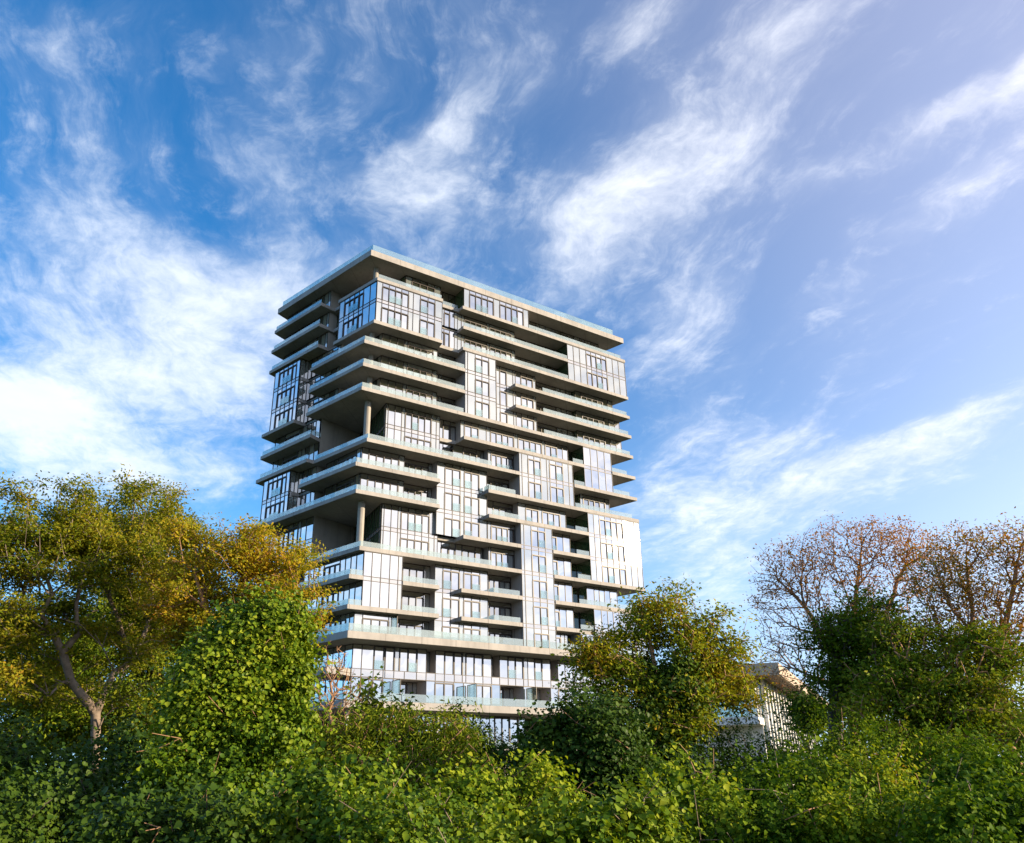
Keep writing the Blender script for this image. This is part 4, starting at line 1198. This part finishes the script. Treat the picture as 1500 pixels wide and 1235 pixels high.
t11 = trunk_from(1340, 16.5, (1340, 1060, 16.5), (1335, 1000, 16.5))
tree('leafy_tree', 'bright green leafy tree below the leaning tree at the right', 'tree', 38,
     [t11], [Lb(1300, 925, 30, 24, 17), Lb(1400, 935, 36, 26, 16.9), Lb(1450, 960, 34, 26, 16.8), Lb(1318, 945, 34, 28, 16.8), Lb(1355, 965, 40, 30, 16.7), Lb(1300, 1000, 44, 34, 16.5), Lb(1350, 1015, 56, 34, 16.5), Lb(1410, 985, 46, 34, 16.5), Lb(1400, 1035, 60, 36, 16.4), Lb(1290, 1050, 64, 34, 16.3), Lb(1460, 1020, 44, 40, 16.5), Lb(1370, 1070, 70, 36, 16.2), Lb(1480, 1070, 50, 40, 16.2)],
     1750, 19, .078, OVAL, LM_GOLD2, BK_RED, clump=(150, .16), spread=.11, lo=.25, hi=1.3)
for i, (label, spec, n, mat_) in enumerate((
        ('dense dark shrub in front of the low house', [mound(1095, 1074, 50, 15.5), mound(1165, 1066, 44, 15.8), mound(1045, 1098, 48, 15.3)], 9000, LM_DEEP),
        ('rounded green shrub below the evergreen tree', [mound(1215, 1082, 56, 14.5), mound(1280, 1072, 54, 14.6), mound(1335, 1090, 50, 14.2)], 11000, LM_VINE),
        ('green shrub under the leaning trunk at the right edge', [mound(1400, 1092, 60, 14), mound(1470, 1112, 60, 13.6), mound(1540, 1110, 60, 13.8)], 10000, LM_VINE))):
    ivy('green_shrub', label, 'shrub', 61 + i, spec, int(n * 2.6), .056, mat_, shape=OVAL, group='green shrubs on the right', hang=.25, bark=BK_RED, stems=120, shoots=300, lumpy=1.8, tsig=.11)
# --- foreground hedge of ivy, heap by heap
FG = (('bright ivy heap at the foot of the ivy trunk', [mound(462, 1158, 60, 8.6), mound(548, 1150, 46, 8.8), mound(392, 1190, 52, 8.2), mound(505, 1185, 44, 8.0)], 12000, LM_IVY),
      ('broad ivy heap below the tangled shrub', [mound(640, 1200, 80, 8.0), mound(570, 1212, 60, 7.6), mound(715, 1215, 60, 7.8)], 11000, LM_IVY),
      ('ivy heap below the low dark bushes, with a flat bright top', [mound(715, 1152, 52, 10), mound(785, 1152, 52, 10.2), mound(660, 1180, 38, 9.8)], 10000, LM_LIME),
      ('ivy heap at bottom centre in front of the ivy hump', [mound(850, 1212, 66, 8.0), mound(925, 1200, 56, 8.4), mound(790, 1215, 50, 8.0)], 10000, LM_IVY),
      ('light green leafy heap below the golden green tree', [mound(985, 1145, 36, 9.8), mound(1045, 1172, 40, 9.4), mound(942, 1182, 34, 9.6)], 8000, LM_LIME),
      ('large green heap below the low house', [mound(1110, 1140, 62, 10.5), mound(1185, 1128, 62, 11), mound(1070, 1190, 60, 9.0), mound(1150, 1195, 66, 8.8)], 14000, LM_VINE),
      ('small leaved heap at bottom right', [mound(1275, 1135, 66, 11), mound(1250, 1200, 76, 9.0), mound(1345, 1182, 54, 9.6)], 13000, LM_LIME),
      ('tall leafy heap in the lower right corner', [mound(1420, 1145, 62, 10.2), mound(1485, 1178, 62, 9.2), mound(1400, 1208, 60, 8.6)], 12000, LM_VINE),
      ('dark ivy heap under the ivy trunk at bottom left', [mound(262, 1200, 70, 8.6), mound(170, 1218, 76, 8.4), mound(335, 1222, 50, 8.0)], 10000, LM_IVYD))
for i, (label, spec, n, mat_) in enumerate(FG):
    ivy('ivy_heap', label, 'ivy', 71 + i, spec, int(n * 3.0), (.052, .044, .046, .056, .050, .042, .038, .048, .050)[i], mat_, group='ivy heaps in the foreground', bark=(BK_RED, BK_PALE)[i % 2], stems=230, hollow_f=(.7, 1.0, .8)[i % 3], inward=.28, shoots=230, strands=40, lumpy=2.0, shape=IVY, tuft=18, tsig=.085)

# ------------------------------------------------------------------ low house at the right, behind the trees
M_WHITE = plain_mat('white_render', (0.78, 0.75, 0.70), 0.7)
M_EAVES = plain_mat('brown_timber_soffit', (0.16, 0.10, 0.06), 0.7)
M_FASC = plain_mat('beige_fascia', (0.46, 0.36, 0.26), 0.6)
corner = at(1108, 1000, 48)
hx = R(95); hy = R(24)     # headings of its front and its flank
house = empty('low_house', (corner.x, corner.y, 0), 0)
tag(house, 'low modern house with a flat overhanging roof and slatted flank behind the trees', 'house')
FX = Vector((-math.cos(R(13)), math.sin(R(13)))); FY = Vector((math.sin(hy), math.cos(hy)))


def hp(a, b, z):
    """a metres along the front to the left, b metres back along the flank"""
    q = FX * a + FY * b
    return (q.x, q.y, z)


def hbox(mb, a0, a1, b0, b1, z0, z1, mi=0):
    c = [hp(a0, b0, z0), hp(a0, b1, z0), hp(a1, b1, z0), hp(a1, b0, z0)]
    mb.hexa([*c, *[(x, y, z1) for x, y, z in c]], mi)


zr = at(1100, 991, 47).z
mb = MB(); hbox(mb, 0.0, 5.4, 0.3, 24, 0, zr - .05); mb.build('wall', M_WHITE, house)
mb = MB(); hbox(mb, -1.3, 6.0, -1.6, 25, zr, zr + .12, 1); hbox(mb, -1.3, 6.0, -1.75, -1.6, zr - .05, zr + .55); hbox(mb, -1.45, -1.3, -1.75, 25, zr - .05, zr + .55); hbox(mb, -1.3, 6.0, -1.6, 25, zr + .12, zr + .5)
mb.build('roof', [M_FASC, M_EAVES], house)
zb = at(1090, 1050, 46.5).z
mb = MB(); hbox(mb, -.1, 5.4, -1.5, .3, zb - .35, zb); mb.build('balcony_slab', M_WHITE, house)
mb = MB()
for i in range(4): hbox(mb, -.05 + 1.36 * i, 1.29 + 1.36 * i, -1.45, -1.42, zb + .02, zb + 1.0)
mb.build('glass_railing', M_JUL, house)
for a, b in ((0.1, -.1), (4.6, -.1), (2.6, -.9)):
    mb = MB(); hbox(mb, a, a + .35, b, b + .3, zb if b > -.5 else 0, zr - .05 if b > -.5 else zb - .36); mb.build('pillar', M_STEEL, house)
for a0, a1 in ((.7, 2.5), (2.7, 4.4), (4.5, 5.3)):
    mb = MB(); hbox(mb, a0, a1, .24, .29, zb + .05, zr - 1.0, 0); hbox(mb, a0, a1, .20, .29, zr - 1.0, zr - .9, 1); hbox(mb, a0 + .85, a0 + .93, .20, .29, zb + .05, zr - 1.0, 1)
    mb.build('window', [M_GLASSB, M_FRAME], house)
mb = MB()
for i in range(20): hbox(mb, -.30, -.14, .4 + i * 1.15, .75 + i * 1.15, zr - 3.4, zr - .01)
for z_ in (zr - 3.4, zr - 1.8): hbox(mb, -.14, -.08, .4, 23.4, z_, z_ + .1)
mb.build('slat_screen', M_STEEL, house)
mb = MB(); hbox(mb, -.05, -.01, .5, 23.5, 2.0, zr - .01); mb.build('glazed_wall', M_SIDE, house)
g12 = trunk_from(1182, 40, (1182, 1060, 40))
tree('dark_tree', 'small dark rounded tree at the far end of the low house', 'tree', 39, [g12], [Lb(1182, 1035, 18, 20, 40), Lb(1195, 1050, 16, 18, 41)], 160, 22, .2, OVAL, LM_DEEP, BK_DARK, clump=(60, .25), spread=.3)

# ------------------------------------------------------------------ ground
mt, nt, out = new_mat('rough_grass_soil')
t = NT(nt)
co = nt.nodes.new('ShaderNodeTexCoord').outputs['Object']
c = t.mix(t.smooth(t.noise(co, .4, 6, .65), .35, .65), (.035, .06, .014), (.07, .055, .03))
c = t.mix(t.smooth(t.noise(co, 6, 5, .7), .45, .7), c, (.05, .09, .015))
bump = t.node('ShaderNodeBump', {'Strength': .6, 'Distance': .08, 'Height': t.noise(co, 9, 5, .7)})
p = t.node('ShaderNodeBsdfPrincipled', {'Base Color': c, 'Roughness': .95, 'Normal': bump})
nt.links.new(p.outputs[0], out.inputs[0])
mb = MB()
ring = [(0, 0)]
N_ = 48
rs = [0, 15, 40, 120, 400, 1500, 4500]
for r0_, r1_ in zip(rs[:-1], rs[1:]):
    for i in range(N_):
        a0, a1 = 2 * math.pi * i / N_, 2 * math.pi * (i + 1) / N_
        q = [(r0_ * math.cos(a0), r0_ * math.sin(a0), 0), (r1_ * math.cos(a0), r1_ * math.sin(a0), 0), (r1_ * math.cos(a1), r1_ * math.sin(a1), 0), (r0_ * math.cos(a1), r0_ * math.sin(a1), 0)]
        mb.poly(q if r0_ else q[1:] + [q[0]] if False else ([q[0], q[1], q[2]] if not r0_ else q))
o = mb.build('ground', mt)
tag(o, kind='structure')
# the wood beyond, which only shows as dark green low in the gaps
rng = np.random.default_rng(98)
n = 30000
hd_ = rng.uniform(-1.0, 1.05, n); dd_ = np.where((hd_ < -.36) | (hd_ > .42), 105, 150) + 45 * rng.random(n)
tops = 9.5 + 1.6 * np.sin(hd_ * 37) + 1.1 * np.sin(hd_ * 91 + 1) + .8 * np.sin(dd_ * .8)
pos = np.stack([np.sin(hd_) * dd_, np.cos(hd_) * dd_, tops * rng.random(n) ** .7 + .2], 1)
o = leaves('distant_woodland', pos, np.array([0, -.4, .7]) + rng.normal(size=(n, 3)) * .5, rng.normal(size=(n, 3)), rng.uniform(.9, 1.7, n), OVAL, LM_DEEP, None, (0, 0, 0))
tag(o, 'far dark green woodland low behind the tower and the trees', 'woodland', kind='stuff')
# creeping ivy on the ground between the heaps
rng = np.random.default_rng(99)
n = 26000
rr = 5.5 + 12 * rng.random(n) ** .8; th = (rng.random(n) - .5) * 1.5
pos = np.stack([np.sin(th) * rr, np.cos(th) * rr, .03 + .22 * rng.random(n) ** 2], 1)
nr = np.array([0, 0, 1.0]) + rng.normal(size=(n, 3)) * .35
o = leaves('ground_ivy', pos, nr, rng.normal(size=(n, 3)), .08 * rng.uniform(.6, 1.3, n), IVY, LM_IVYD, None, (0, 0, 0))
tag(o, 'low creeping ivy covering the ground between the heaps', 'ground cover', kind='stuff')
